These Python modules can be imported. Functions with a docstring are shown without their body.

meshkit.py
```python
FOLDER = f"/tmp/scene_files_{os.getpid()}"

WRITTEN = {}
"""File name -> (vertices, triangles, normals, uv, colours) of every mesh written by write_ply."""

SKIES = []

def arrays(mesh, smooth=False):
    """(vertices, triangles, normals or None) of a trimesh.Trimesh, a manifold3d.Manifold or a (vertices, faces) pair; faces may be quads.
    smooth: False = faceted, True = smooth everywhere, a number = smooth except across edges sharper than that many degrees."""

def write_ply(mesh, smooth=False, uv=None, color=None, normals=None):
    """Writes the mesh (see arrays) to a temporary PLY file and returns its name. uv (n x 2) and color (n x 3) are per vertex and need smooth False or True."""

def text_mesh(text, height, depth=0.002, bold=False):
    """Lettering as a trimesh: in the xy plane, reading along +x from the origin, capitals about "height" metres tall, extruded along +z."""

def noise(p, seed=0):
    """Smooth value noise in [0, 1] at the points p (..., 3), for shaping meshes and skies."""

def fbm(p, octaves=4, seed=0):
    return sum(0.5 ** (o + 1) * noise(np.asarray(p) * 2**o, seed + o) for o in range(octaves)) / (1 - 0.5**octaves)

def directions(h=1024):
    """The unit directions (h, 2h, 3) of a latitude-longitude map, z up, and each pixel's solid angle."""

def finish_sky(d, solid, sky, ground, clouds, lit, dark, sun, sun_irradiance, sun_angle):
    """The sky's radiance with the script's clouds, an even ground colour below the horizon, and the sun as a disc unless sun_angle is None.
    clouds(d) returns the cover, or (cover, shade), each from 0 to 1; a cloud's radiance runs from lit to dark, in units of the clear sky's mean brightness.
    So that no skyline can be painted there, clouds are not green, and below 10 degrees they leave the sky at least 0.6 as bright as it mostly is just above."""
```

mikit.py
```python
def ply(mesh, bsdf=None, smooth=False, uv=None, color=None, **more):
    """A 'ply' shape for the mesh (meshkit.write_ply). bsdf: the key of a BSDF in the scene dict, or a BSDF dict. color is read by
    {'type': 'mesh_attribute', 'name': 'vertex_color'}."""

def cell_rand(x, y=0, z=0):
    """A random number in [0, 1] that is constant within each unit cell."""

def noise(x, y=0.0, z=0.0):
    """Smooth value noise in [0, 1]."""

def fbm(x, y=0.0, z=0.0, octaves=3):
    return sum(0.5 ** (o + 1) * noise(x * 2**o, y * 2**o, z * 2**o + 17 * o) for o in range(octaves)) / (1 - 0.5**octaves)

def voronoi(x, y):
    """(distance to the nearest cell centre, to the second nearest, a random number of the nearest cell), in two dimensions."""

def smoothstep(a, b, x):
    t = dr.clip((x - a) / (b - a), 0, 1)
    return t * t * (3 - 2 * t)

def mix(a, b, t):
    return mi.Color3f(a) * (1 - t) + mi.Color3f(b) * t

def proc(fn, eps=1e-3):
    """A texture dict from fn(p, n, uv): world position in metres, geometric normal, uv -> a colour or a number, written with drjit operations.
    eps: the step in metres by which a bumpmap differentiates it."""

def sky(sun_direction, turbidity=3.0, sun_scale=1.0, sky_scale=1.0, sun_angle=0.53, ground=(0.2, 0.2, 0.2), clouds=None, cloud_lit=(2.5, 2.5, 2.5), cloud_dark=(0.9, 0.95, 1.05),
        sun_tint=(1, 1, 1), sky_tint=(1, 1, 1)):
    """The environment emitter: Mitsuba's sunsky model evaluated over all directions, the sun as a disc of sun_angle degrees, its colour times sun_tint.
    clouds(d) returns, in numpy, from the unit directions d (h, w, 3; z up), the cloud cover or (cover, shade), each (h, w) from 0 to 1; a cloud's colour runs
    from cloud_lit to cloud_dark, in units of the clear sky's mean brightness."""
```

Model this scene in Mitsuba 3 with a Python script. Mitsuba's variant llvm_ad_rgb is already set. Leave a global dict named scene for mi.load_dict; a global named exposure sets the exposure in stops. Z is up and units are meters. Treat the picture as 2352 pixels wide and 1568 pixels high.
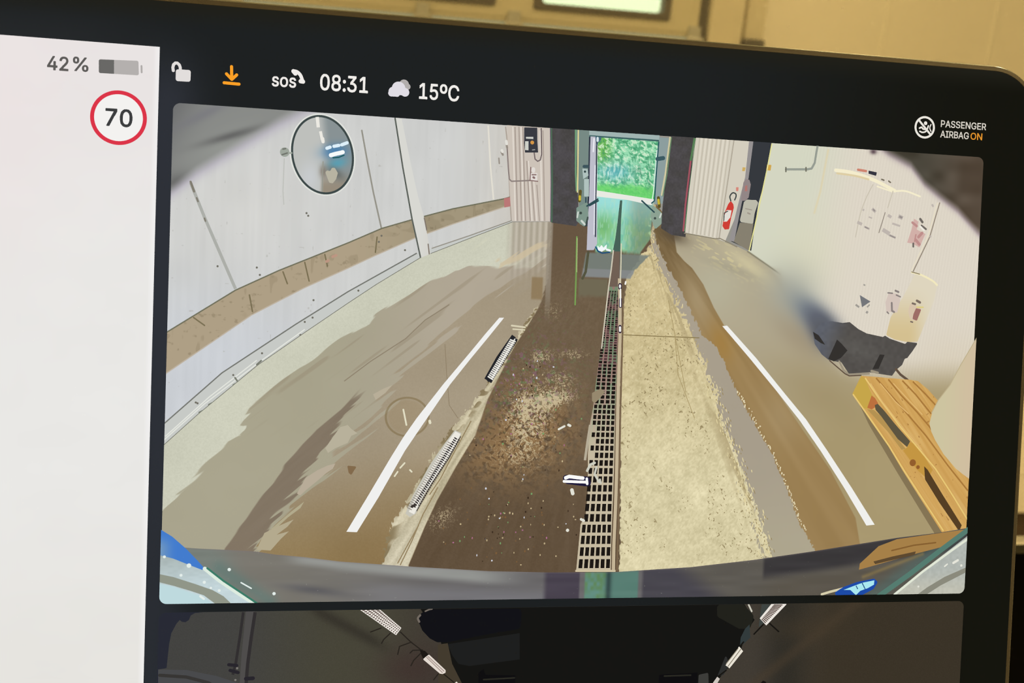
import math
import numpy as np
import drjit as dr
import mitsuba as mi
import trimesh
import manifold3d as m3
from shapely import affinity
from shapely.geometry import Polygon, LineString, Point, MultiPolygon, box
from shapely.ops import unary_union
import mikit
import meshkit
from mikit import noise, fbm, smoothstep

T = mi.ScalarTransform4f
exposure = 0.0

# ------------------------------------------------------------------ camera, sky, lights
CAM = np.array([-0.0675, -0.23963, 1.19887])
FWD = np.array([0.180998, 0.940425, -0.28782])
UP = np.array([-0.030342, 0.297854, 0.954129])
scene = {
    'camera': {'type': 'thinlens', 'fov': 50.9105, 'fov_axis': 'x', 'aperture_radius': 0.00062, 'focus_distance': 0.262,
               'near_clip': 0.01, 'far_clip': 1000.0,
               'to_world': T().look_at(origin=CAM.tolist(), target=(CAM + FWD).tolist(), up=UP.tolist())},
    'sky': mikit.sky((0.3, 0.8, 0.9), turbidity=6, sun_scale=0.0, sky_scale=7.0, ground=(0.2, 0.2, 0.16),
                     clouds=lambda d: (np.ones(d.shape[:2]), 0.25 * meshkit.fbm(d * 3.0, 3)), cloud_lit=(1.4, 1.5, 1.06), cloud_dark=(1.15, 1.22, 0.95)) | {'sampling_weight': 2.0},
}
labels = {}
LAMP = np.array([1.0, 0.72, 0.30]) * 27.5

# ------------------------------------------------------------------ helpers
def numbered(key):
    if key not in scene and key not in labels:
        return key
    n = 1
    while '%s_%03d' % (key, n) in scene or '%s_%03d' % (key, n) in labels:
        n += 1
    return '%s_%03d' % (key, n)

def thing(name, label, cat, group=None):
    key = numbered(name)
    labels[key] = {'label': label, 'category': cat}
    if group:
        labels[key]['group'] = group
    return key

def put(name, mesh, bsdf, parent=None, smooth=False, label=None, **more):
    key = numbered(parent + '__' + name if parent else name)
    scene[key] = mikit.ply(mesh, bsdf, smooth=smooth, **more)
    if label:
        labels[key] = {'label': label}
    return key

def struct(name, mesh, bsdf, label=None, **kw):
    key = put(name, mesh, bsdf, **kw)
    labels[key] = {'kind': 'structure', **({'label': label} if label else {})}
    return key

def bx(x0, x1, y0, y1, z0, z1):
    m = trimesh.creation.box((x1 - x0, y1 - y0, z1 - z0))
    m.apply_translation(((x0 + x1) / 2, (y0 + y1) / 2, (z0 + z1) / 2))
    return m

def rbx(x0, x1, y0, y1, z0, z1, r, seg=10):
    s = m3.Manifold.sphere(r, seg)
    return m3.Manifold.batch_hull([s.translate((x, y, z)) for x in (x0 + r, x1 - r) for y in (y0 + r, y1 - r) for z in (z0 + r, z1 - r)])

def tm(mf):
    m = mf.to_mesh()
    return trimesh.Trimesh(m.vert_properties[:, :3], m.tri_verts, process=False)

def cat(*ms):
    return trimesh.util.concatenate([tm(m) if hasattr(m, 'to_mesh') else m for m in ms])

def rough(c, r=0.5, spec=0.5, **kw):
    return {'type': 'principled', 'base_color': {'type': 'rgb', 'value': list(c)}, 'roughness': r, 'specular': spec, **kw}

def lin(r, g, b):
    c = np.array([r, g, b], float) / 255
    return np.where(c < 0.04045, c / 12.92, ((c + 0.055) / 1.055) ** 2.4).tolist()

# ------------------------------------------------------------------ the display's own plane
# display units: the camera picture is 1600 x 900, origin at its top left corner, x right, y down, one unit 0.125 mm
UNIT = 0.000125
ORG = np.array([-0.1, 0.0145586, 1.1743333])
TILT = math.radians(15)
XD = np.array([1.0, 0, 0])
YD = np.array([0, -math.sin(TILT), -math.cos(TILT)])
ND = np.array([0, -math.cos(TILT), math.sin(TILT)])          # towards the viewer

def on_display(v):
    """(x, y, height) in display units -> world."""
    v = np.asarray(v, float)
    return ORG + UNIT * (v[:, :1] * XD + v[:, 1:2] * YD + v[:, 2:3] * ND)

def display_mesh(m):
    """A trimesh in (x, y, height) display units -> world, outward normals kept."""
    return trimesh.Trimesh(on_display(m.vertices), np.asarray(m.faces)[:, ::-1], process=False)

def dxy(p):
    x = (p.x - float(ORG[0])) / UNIT
    y = ((p.y - float(ORG[1])) * float(YD[1]) + (p.z - float(ORG[2])) * float(YD[2])) / UNIT
    return x, y

scene['dark_screen'] = {'type': 'diffuse', 'reflectance': {'type': 'rgb', 'value': [0.003, 0.003, 0.003]}}
SCREEN = 'touchscreen_display'
labels[SCREEN] = {'label': 'wide black touchscreen on the dashboard showing a camera picture of a wet garage', 'category': 'car touchscreen'}
LEVEL = [0]

def flat(geom, h):
    vs, fs, n = [], [], 0
    for g in getattr(geom, 'geoms', [geom]):
        if g.geom_type != 'Polygon' or g.area < 0.02:
            continue
        v, f = trimesh.creation.triangulate_polygon(g, engine='earcut')
        a, b, c = v[f[:, 0]], v[f[:, 1]], v[f[:, 2]]
        neg = ((b - a)[:, 0] * (c - a)[:, 1] - (b - a)[:, 1] * (c - a)[:, 0]) > 0
        f = np.where(neg[:, None], f[:, ::-1], f)
        vs.append(np.column_stack([v, np.full(len(v), h)]))
        fs.append(f + n)
        n += len(v)
    return trimesh.Trimesh(on_display(np.vstack(vs)), np.vstack(fs), process=False)

def light(c):
    return {'type': 'area', 'radiance': {'type': 'rgb', 'value': lin(*c)} if isinstance(c, tuple) else c, 'sampling_weight': 0.0}

def lit(name, geom, color, label=None, parent=SCREEN):
    """A lit area of the screen picture: flat, a hair above what it is drawn over."""
    LEVEL[0] += 1
    if geom.is_empty:
        return None
    return put(name, flat(geom, LEVEL[0] * 0.06), 'dark_screen', parent, label=label, emitter=light(color), **uv_for(flat(geom, 0), color))

def uv_for(mesh, color):
    """A shaded area needs a parameterisation: its place on the display."""
    if isinstance(color, tuple):
        return {}
    v = (np.asarray(mesh.vertices) - ORG) / UNIT
    uv = np.column_stack([v @ XD, v @ YD])
    return {'uv': (uv - uv.min(0)) / np.maximum(np.ptp(uv, axis=0), 1e-6)}

def poly(pts, r=0):
    g = Polygon(pts).buffer(0)
    return g.buffer(-r).buffer(2 * r).buffer(-r) if r else g

def stroke(pts, w, cap='round', join='round'):
    return LineString(pts).buffer(w / 2, cap_style=cap, join_style=join, quad_segs=6)

def strokes(lines, w, cap='flat'):
    return unary_union([stroke(l, w, cap) for l in lines])

def rrect(x0, y0, x1, y1, r):
    return box(x0 + r, y0 + r, x1 - r, y1 - r).buffer(r, quad_segs=8)

def smooth_line(pts, n=8):
    """A Catmull-Rom curve through the points."""
    p = np.asarray(pts, float)
    p = np.vstack([2 * p[0] - p[1], p, 2 * p[-1] - p[-2]])
    out = []
    for i in range(1, len(p) - 2):
        for k in range(n):
            t = k / n
            out.append(0.5 * ((2 * p[i]) + (p[i + 1] - p[i - 1]) * t + (2 * p[i - 1] - 5 * p[i] + 4 * p[i + 1] - p[i + 2]) * t ** 2 + (3 * p[i] - p[i - 1] - 3 * p[i + 1] + p[i + 2]) * t ** 3))
    return [tuple(v) for v in out] + [tuple(p[-2])]

def text(name, words, p0, p1, h, color, label=None, parent=SCREEN, bold=False):
    """Lettering on the screen from p0 to p1 (baseline ends), capitals h units tall."""
    LEVEL[0] += 1
    m = meshkit.text_mesh(words, h, depth=0.02, bold=bold)
    x0, x1 = m.bounds[0][0], m.bounds[1][0]
    v = np.array(m.vertices)
    v[:, 0] = p0[0] + (v[:, 0] - x0) * (p1[0] - p0[0]) / (x1 - x0)
    v[:, 1] = (p0[1] + p1[1]) / 2 - v[:, 1]
    v[:, 2] += LEVEL[0] * 0.06
    mesh = trimesh.Trimesh(on_display(v), m.faces, process=False)
    return put(name, mesh, 'dark_screen', parent, label=label, emitter=light(color))

# drjit helpers for the picture's shading (display units in, sRGB 0..1 out)
def C(r, g, b):
    return mi.Color3f(r / 255, g / 255, b / 255)

def mixc(a, b, t):
    return a * (1 - t) + b * t

def out(c):
    c = dr.clip(c, 0, 1)
    return dr.select(c < 0.04045, c / 12.92, ((c + 0.055) / 1.055) ** 2.4)

def pl(t, pts):
    """Piecewise linear through pts [(t, value)...], flat beyond the ends."""
    r = mi.Float(pts[0][1])
    for (t0, v0), (t1, v1) in zip(pts, pts[1:]):
        r += (v1 - v0) * dr.clip((t - t0) / max(t1 - t0, 1e-6), 0, 1)
    return r

def segd(x, y, a, b):
    dx, dy = b[0] - a[0], b[1] - a[1]
    t = dr.clip(((x - a[0]) * dx + (y - a[1]) * dy) / (dx * dx + dy * dy), 0, 1)
    return dr.sqrt(dr.square(x - a[0] - t * dx) + dr.square(y - a[1] - t * dy))

def blob(x, y, c, rx, ry, deg=0):
    a = math.radians(deg)
    u = ((x - c[0]) * math.cos(a) + (y - c[1]) * math.sin(a)) / rx
    v = (-(x - c[0]) * math.sin(a) + (y - c[1]) * math.cos(a)) / ry
    return dr.exp(-(u * u + v * v))

def paint(fn):
    return mikit.proc(lambda p, n, uv: out(fn(*dxy(p))))

# ------------------------------------------------------------------ the garage around the car
def wall_color(p, n, uv):
    g = noise(p.x * 1.3, p.z * 0.5, 3.0)
    return mi.Color3f(0.80, 0.775, 0.70) * (0.95 + 0.07 * g)
scene['white_wall'] = {'type': 'principled', 'base_color': mikit.proc(wall_color), 'roughness': 0.6, 'specular': 0.3}
scene['door_paint'] = rough((0.56, 0.53, 0.40), 0.45)
scene['door_trim'] = rough((0.62, 0.58, 0.46), 0.5)
scene['dark_rubber'] = rough((0.035, 0.035, 0.033), 0.6)
scene['window_rubber'] = rough((0.06, 0.057, 0.052), 0.5)
scene['galvanised'] = rough((0.42, 0.43, 0.40), 0.5, metallic=0.3)
scene['concrete'] = rough((0.33, 0.32, 0.29), 0.8)
scene['ceiling_paint'] = rough((0.7, 0.69, 0.66), 0.8)
scene['tinted_pane'] = {'type': 'thindielectric', 'int_ior': 1.5, 'specular_transmittance': {'type': 'rgb', 'value': [0.88, 1.0, 0.82]}}
scene['clear_pane'] = {'type': 'thindielectric', 'int_ior': 1.5}

struct('floor', bx(-3.2, 5.2, -6.2, 5.6, -0.1, 0), 'concrete')
struct('ceiling', bx(-3.2, 5.2, -6.2, 5.6, 3.3, 3.4), 'ceiling_paint')
DX0, DX1, DZ1 = -1.93, 1.735, 2.6
struct('wall_front', cat(bx(1.93, 5.2, 5.03, 5.2, 0, 3.3), bx(-3.2, -2.12, 5.03, 5.2, 0, 3.3), bx(-2.12, 1.93, 5.03, 5.2, 2.72, 3.3)), 'white_wall')
struct('wall_right', bx(5.0, 5.1, -6.0, 5.03, 0, 3.3), 'white_wall')
struct('wall_left', bx(-3.1, -3.0, -6.0, 5.03, 0, 3.3), 'white_wall')
struct('wall_back', bx(-3.0, 5.0, -6.1, -6.0, 0, 3.3), 'white_wall')
# upright trim boards between the doorway and the wall, a recessed groove between two of them
struct('trim_1', cat(rbx(1.766, 1.928, 4.94, 5.1, 0, 2.72, 0.006), rbx(-2.12, -1.955, 4.94, 5.1, 0, 2.72, 0.006), rbx(-2.12, 1.928, 4.945, 5.1, 2.62, 2.78, 0.006)), 'door_trim', 'cream painted door frame beside the garage door')
struct('trim_2', rbx(1.965, 2.062, 4.985, 5.05, 0, 3.0, 0.005), 'door_trim', 'narrow cream upright strip on the wall right of the door frame')
put('buffer_block', rbx(1.945, 2.055, 4.93, 4.987, 1.10, 1.192, 0.012), 'dark_rubber', 'trim_2', label='dark rubber block on the strip')
# wall panel seams: slightly proud cover strips, low relief
for i, x in enumerate((2.72, 3.32, 3.92, 4.52)):
    put('panel_seam', rbx(x - 0.012, x + 0.012, 5.024, 5.04, 0.02, 3.28, 0.003), 'white_wall', 'wall_front')
# the sectional door: each section its own leaf with a pressed frame
labels['door_1'] = {'kind': 'structure', 'label': 'cream sectional garage door with a row of dark framed windows'}
WX = [(0.05 - 1.7, 0.72 - 1.7), (0.05 - 0.85, 0.72 - 0.85), (0.05, 0.72), (0.90, 1.573)]
sections = [(0.02, 0.585), (0.597, 1.162), (1.174, 1.86), (1.872, 2.58)]
for k, (z0, z1) in enumerate(sections):
    body = rbx(DX0 + 0.01, DX1 - 0.012, 4.985, 5.03, z0, z1, 0.008)
    if k == 2:
        for a, b in WX:
            body = body - m3.Manifold.cube((b - a - 0.05, 0.2, 0.48)).translate((a + 0.025, 4.9, 1.26))
        lip = rbx(DX0 + 0.05, DX1 - 0.045, 4.978, 4.99, 1.196, 1.84, 0.006)
        for a, b in WX:
            lip = lip - m3.Manifold.cube((b - a - 0.05, 0.2, 0.48)).translate((a + 0.025, 4.9, 1.26))
        body = body + lip
    else:
        body = body + rbx(DX0 + 0.05, DX1 - 0.045, 4.978, 4.99, z0 + 0.022, z1 - 0.022, 0.006)
    put('section', body, 'door_paint', 'door_1', smooth=35)
for z in (0.591, 1.168, 1.866):
    for x in (0.38, 0.81, 1.70, -0.47, -1.32, -1.9):
        put('hinge', cat(rbx(x - 0.03, x + 0.03, 4.955, 4.985, z - 0.055, z + 0.06, 0.004), trimesh.creation.cylinder(0.011, 0.085, sections=14, transform=trimesh.transformations.translation_matrix((x, 4.952, z)) @ trimesh.transformations.rotation_matrix(math.pi / 2, (0, 1, 0)))), 'galvanised', 'door_1')
put('edge_seal', cat(bx(DX1 - 0.012, 1.766, 4.99, 5.02, 0, 2.62), bx(-1.955, DX0 + 0.01, 4.99, 5.02, 0, 2.62)), 'dark_rubber', 'door_1', label='dark rubber seal in the gap beside the door')
for k, (a, b) in enumerate(WX):
    w = 'window_%d' % (k + 1)
    labels[w] = {'kind': 'structure', 'label': 'dark framed window pane in the garage door'}
    fr = tm(rbx(a, b, 4.962, 5.036, 1.24, 1.76, 0.014) - rbx(a + 0.038, b - 0.038, 4.9, 5.1, 1.274, 1.722, 0.02))
    put('frame', fr, 'window_rubber', w, smooth=35)
    put('pane', trimesh.Trimesh([(a + 0.03, 5.0, 1.265), (b - 0.03, 5.0, 1.265), (b - 0.03, 5.0, 1.73), (a + 0.03, 5.0, 1.73)], [(0, 1, 2), (0, 2, 3)]), 'tinted_pane', w)
# ceiling lamps
scene['lamp_metal'] = rough((0.7, 0.7, 0.7), 0.4)
def ceiling_lamp(x, y0, y1, label):
    t = thing('ceiling_lamp', label, 'ceiling lamp', 'fluorescent lamps along the ceiling')
    put('housing', rbx(x - 0.14, x + 0.14, y0, y1, 3.23, 3.30, 0.01), 'lamp_metal', t)
    put('diffuser', trimesh.Trimesh([(x - 0.12, y0 + 0.03, 3.228), (x + 0.12, y0 + 0.03, 3.228), (x + 0.12, y1 - 0.03, 3.228), (x - 0.12, y1 - 0.03, 3.228)], [(0, 2, 1), (0, 3, 2)]), 'lamp_metal', t,
        emitter={'type': 'area', 'radiance': {'type': 'rgb', 'value': LAMP.tolist()}})
for x in (-2.2, 2.0):
    for y in (-4.7, -2.2, 0.3, 2.8):
        ceiling_lamp(x, y, y + 1.5, 'long fluorescent ceiling lamp, %s of the %s row' % ({-4.7: 'rearmost', -2.2: 'third', 0.3: 'second', 2.8: 'foremost'}[y], 'left' if x < 0 else 'right'))

# ------------------------------------------------------------------ windscreen, dashboard
w = thing('windscreen', 'sloping clear windscreen with a few dust specks above the display', 'windscreen')
g0, g1 = np.array([0, 0.772, 0.9574]), np.array([0, 0.05, 1.62])
put('glass', trimesh.Trimesh([g0 + (-0.7, 0, 0), g0 + (0.75, 0, 0), g1 + (0.65, 0, 0), g1 + (-0.6, 0, 0)], [(0, 1, 2), (0, 2, 3)]), 'clear_pane', w)
scene['dust'] = rough((0.9, 0.88, 0.84), 0.9)
gn = np.cross(g1 - g0, [1, 0, 0]); gn /= np.linalg.norm(gn); gn = gn if gn[1] < 0 else -gn
for q, r in (((0.2259, 0.4852, 1.2205), 0.7), ((0.2336, 0.4991, 1.2078), 0.6), ((0.2508, 0.4982, 1.2086), 0.6), ((0.2806, 0.4818, 1.2237), 0.8), ((0.3082, 0.4905, 1.2157), 0.7), ((0.3091, 0.498, 1.2089), 0.4), ((0.2949, 0.5118, 1.1962), 0.5), ((0.3994, 0.4764, 1.2286), 0.6)):
    s = trimesh.creation.icosphere(1, r * 0.001)
    s.apply_translation(np.array(q) + gn * 0.0004)
    put('dust_speck', s, 'dust', w)

def dash_color(p, n, uv):
    return mi.Color3f(0.62, 0.585, 0.52) * (0.92 + 0.1 * noise(p.x * 900, p.y * 900, p.z * 900))
scene['dash_skin'] = {'type': 'principled', 'base_color': mikit.proc(dash_color), 'roughness': 0.7, 'specular': 0.3}
def weave(p, n, uv):
    k = dr.sin(p.x * 4200) * dr.sin(p.z * 4200)
    return mi.Color3f(0.085, 0.062, 0.045) * (1 + 0.45 * k)
scene['dash_textile'] = {'type': 'principled', 'base_color': mikit.proc(weave), 'roughness': 0.9, 'specular': 0.2}
scene['dash_chrome'] = rough((0.93, 0.93, 0.9), 0.35, 0.8)
scene['dash_fascia'] = rough((0.05, 0.05, 0.038), 0.7, 0.3)
scene['dash_shade'] = rough((0.003, 0.003, 0.0028), 0.9, 0.05)  # near black albedo stands in for the shadow under the dash edge
d = thing('dashboard', 'pale dashboard with textile band and bright strip behind the right edge of the touchscreen', 'dashboard')
X0, X1 = -0.70, 0.80
put('upper_pad', cat(m3.Manifold.extrude(m3.CrossSection([[(0.302, 0.9335), (0.306, 0.931), (0.345, 0.90), (0.8, 0.90), (0.8, 0.956), (0.45, 0.952), (0.337, 0.9435), (0.335, 0.9415), (0.333, 0.9432), (0.31, 0.9372)]]), X1 - X0).transform(np.array([[0, 0, 1, X0], [1, 0, 0, 0], [0, 1, 0, 0]], float))), 'dash_skin', d, smooth=25, label='pale beige padded top')
put('textile_band', bx(X0, X1, 0.309, 0.345, 0.9135, 0.9305), 'dash_textile', d, label='dark brown woven band')
put('chrome_strip', rbx(X0, X1, 0.300, 0.344, 0.9115, 0.9133, 0.0007), 'dash_chrome', d, label='thin bright metal strip')
put('fascia', rbx(X0, X1, 0.303, 0.344, 0.9035, 0.9113, 0.0015), 'dash_fascia', d, label='olive grey lower edge')
put('lower_body', cat(bx(X0, X1, 0.345, 0.78, 0.25, 0.90), bx(X0, X1, 0.36, 0.78, 0.0, 0.25)), 'dash_shade', d, label='lower dashboard with its shadow put into the black colour')

# ------------------------------------------------------------------ the touchscreen: body, frame, glass
HX0, HY0, HX1, HY1, HR = -1060, -191, 1729, 1560, 112
def outline(inset, n=14):
    g = rrect(HX0 + inset, HY0 + inset, HX1 - inset, HY1 - inset, HR - inset * 0.7)
    return np.array(rrect_pts(HX0 + inset, HY0 + inset, HX1 - inset, HY1 - inset, HR - inset))
def rrect_pts(x0, y0, x1, y1, r, n=16):
    o = []
    for cx, cy, a in ((x1 - r, y0 + r, -90), (x1 - r, y1 - r, 0), (x0 + r, y1 - r, 90), (x0 + r, y0 + r, 180)):
        for k in range(n + 1):
            b = math.radians(a + 90 * k / n)
            o.append((cx + r * math.cos(b), cy + r * math.sin(b)))
    return o
def ring_loft(profile):
    """profile: list of (inset, height); a closed loft of the outline."""
    rings = [np.column_stack([outline(i), np.full(len(outline(i)), h)]) for i, h in profile]
    n, v, f = len(rings[0]), np.vstack(rings), []
    for k in range(len(rings) - 1):
        for j in range(n):
            a, b, c, e = k * n + j, k * n + (j + 1) % n, (k + 1) * n + (j + 1) % n, (k + 1) * n + j
            f += [(a, c, b), (a, e, c)]
    return trimesh.Trimesh(v, f, process=False)
scene['frame_metal'] = {'type': 'principled', 'base_color': {'type': 'rgb', 'value': [0.10, 0.092, 0.085]}, 'metallic': 0.5, 'roughness': 0.5}
scene['frame_polish'] = {'type': 'principled', 'base_color': {'type': 'rgb', 'value': [0.46, 0.50, 0.50]}, 'metallic': 1.0, 'roughness': 0.24}
scene['black_plastic'] = rough((0.02, 0.02, 0.02), 0.5)
fr = ring_loft([(13.0, -1.5), (13.0, 0.4), (12.4, 0.9), (11.4, 0.7), (7.5, -0.5), (3.8, -2.2)])
put('frame', display_mesh(fr), 'frame_metal', SCREEN, smooth=50, label='slim dark metal frame')
ed = ring_loft([(3.8, -2.2), (2.6, -3.2), (1.4, -4.8), (0.6, -6.8), (0.2, -9.5), (0, -13), (0, -50), (2, -58), (6, -62)])
put('frame_edge', display_mesh(ed), 'frame_polish', SCREEN, smooth=50, label='bright polished rim of the frame')
back = trimesh.creation.extrude_polygon(Polygon(outline(3)), 56, engine='earcut')
back.apply_translation((0, 0, -62))
put('back_shell', display_mesh(back), 'black_plastic', SCREEN, label='black back shell')
put('stand', rbx(-0.09, 0.07, 0.016, 0.40, 0.9545, 1.01, 0.008), 'black_plastic', SCREEN, label='black mounting foot behind the screen')

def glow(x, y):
    # backlight and room glare put into the emission of the black glass: bluish left and middle, warmer and darker to the right and top edges
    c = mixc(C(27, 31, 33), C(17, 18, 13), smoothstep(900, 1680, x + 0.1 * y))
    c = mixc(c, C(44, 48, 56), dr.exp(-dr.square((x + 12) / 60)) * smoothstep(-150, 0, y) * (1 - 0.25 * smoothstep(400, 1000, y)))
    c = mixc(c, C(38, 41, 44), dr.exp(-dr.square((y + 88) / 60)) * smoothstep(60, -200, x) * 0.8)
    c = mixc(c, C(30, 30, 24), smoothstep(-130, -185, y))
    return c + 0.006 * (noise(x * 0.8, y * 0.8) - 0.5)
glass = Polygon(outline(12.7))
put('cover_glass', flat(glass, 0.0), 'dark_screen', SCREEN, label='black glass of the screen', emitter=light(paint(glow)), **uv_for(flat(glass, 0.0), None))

# ------------------------------------------------------------------ white panel on the left
def panel_paint(x, y):
    c = mixc(C(233, 228, 227), C(233, 232, 229), smoothstep(-40, 400, y - x * 0.5))
    c = mixc(c, C(230, 228, 223), smoothstep(650, 1060, y))
    c = mixc(c, C(236, 225, 225), blob(x, y, (-300, 60), 130, 260) * 0.6)
    c = mixc(c, C(243, 242, 242), smoothstep(-38, -28, x) * 0.6)
    return c + 0.012 * (fbm(x / 90, y / 60) - 0.5)
PANEL = SCREEN + '__white_panel'
scene_panel = lit('white_panel', box(-900, -97, -25.5, 1480), paint(panel_paint), 'bright white panel at the left of the screen')
text('battery_percentage', '42', (-213.5, -42.5), (-178.2, -43.6), 23.5, (92, 90, 88), 'grey figures 42', PANEL, bold=True)
text('percent_sign', '%', (-171, -44.2), (-144.9, -44.6), 23.5, (92, 90, 88), 'grey percent sign', PANEL, bold=True)
bat = poly([(-127.9, -67.2), (-61.2, -69.6), (-59.8, -44.1), (-127.4, -43.3)], 3)
lit('battery_icon', bat, (180, 176, 174), 'grey battery symbol', PANEL)
lit('battery_charge', bat.intersection(poly([(-133.1, -71.3), (-102.5, -73.7), (-101.6, -35.7), (-132.2, -33.4)])), (104, 104, 102), 'darker charged part of the battery', PANEL)
lit('battery_tip', stroke([(-55.8, -60.9), (-55.2, -49.8)], 3.2), (176, 172, 170), None, PANEL)
sc = (-92.3, 32.8)
lit('speed_sign_ring', Point(sc).buffer(48, quad_segs=24), (220, 52, 72), 'red ring of the speed limit sign', PANEL)
lit('speed_sign_face', Point(sc).buffer(41.2, quad_segs=24), (243, 242, 240), 'white face of the speed limit sign', PANEL)
text('speed_figures', '70', (-114.7, 48.5), (-68.7, 46.6), 29.5, (58, 60, 62), 'dark figures 70', PANEL, bold=True)

# ------------------------------------------------------------------ status bar
WHITE = (226, 222, 220)
lk = unary_union([stroke([(-1.4, -56.9), (-2.2, -62.3), (-1.3, -67.3), (1.9, -70.6), (5.3, -70.7), (8.8, -67.7), (10.4, -63.2), (10.9, -57.1)], 5.2), poly([(3, -59.6), (28.8, -60), (28.6, -39.1), (3.1, -38.8)], 4)])
lit('padlock_icon', lk, WHITE, 'white open padlock symbol')
dl = unary_union([stroke([(99.1, -71.5), (100.2, -49.4)], 5.4), stroke([(90.7, -58), (100.2, -48.8), (108.5, -57.4)], 5.4), stroke([(87, -41.8), (113, -41.2)], 5.4)])
lit('download_icon', dl, (250, 160, 38), 'orange download arrow symbol')
text('emergency_call_text', 'sos', (170.6, -41.7), (213.9, -43.7), 22.5, (238, 234, 230), 'white letters sos', bold=True)
ph = unary_union([stroke(smooth_line([(209.2, -72), (215.4, -70.5), (221.4, -64.6), (225.2, -55.1)]), 6.2), stroke([(208.4, -71.5), (212, -67.5)], 7.5), stroke([(221.8, -54.4), (226.1, -54)], 7.5)])
lit('handset_icon', ph, (240, 236, 232), 'white telephone handset symbol')
text('clock', '08:31', (256.6, -40.8), (343.8, -43.1), 28, (240, 237, 232), 'white time 08:31', bold=True)
cl2 = unary_union([Point((409.7, -62.3)).buffer(9), Point((416.3, -58.7)).buffer(5.5), stroke([(407.4, -58.9), (417.1, -57.2)], 8)])
cl1 = unary_union([Point((399.9, -54.3)).buffer(12.5), Point((390.5, -47.7)).buffer(9), Point((411.8, -48)).buffer(8), Point((387, -44.6)).buffer(6), stroke([(387, -43.8), (397.4, -43.4)], 9.5), stroke([(397.3, -47.4), (411.8, -46.4)], 9.5), Point((404.4, -52.3)).buffer(8)])
lit('weather_icon', cl2, (178, 174, 172), 'grey cloud behind')
lit('weather_icon', cl1, (224, 221, 228), 'white cloud symbol')
text('temperature', '15\u00baC', (438, -37.8), (513, -39.5), 28, (240, 237, 232), 'white temperature 15 degrees', bold=True)

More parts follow.
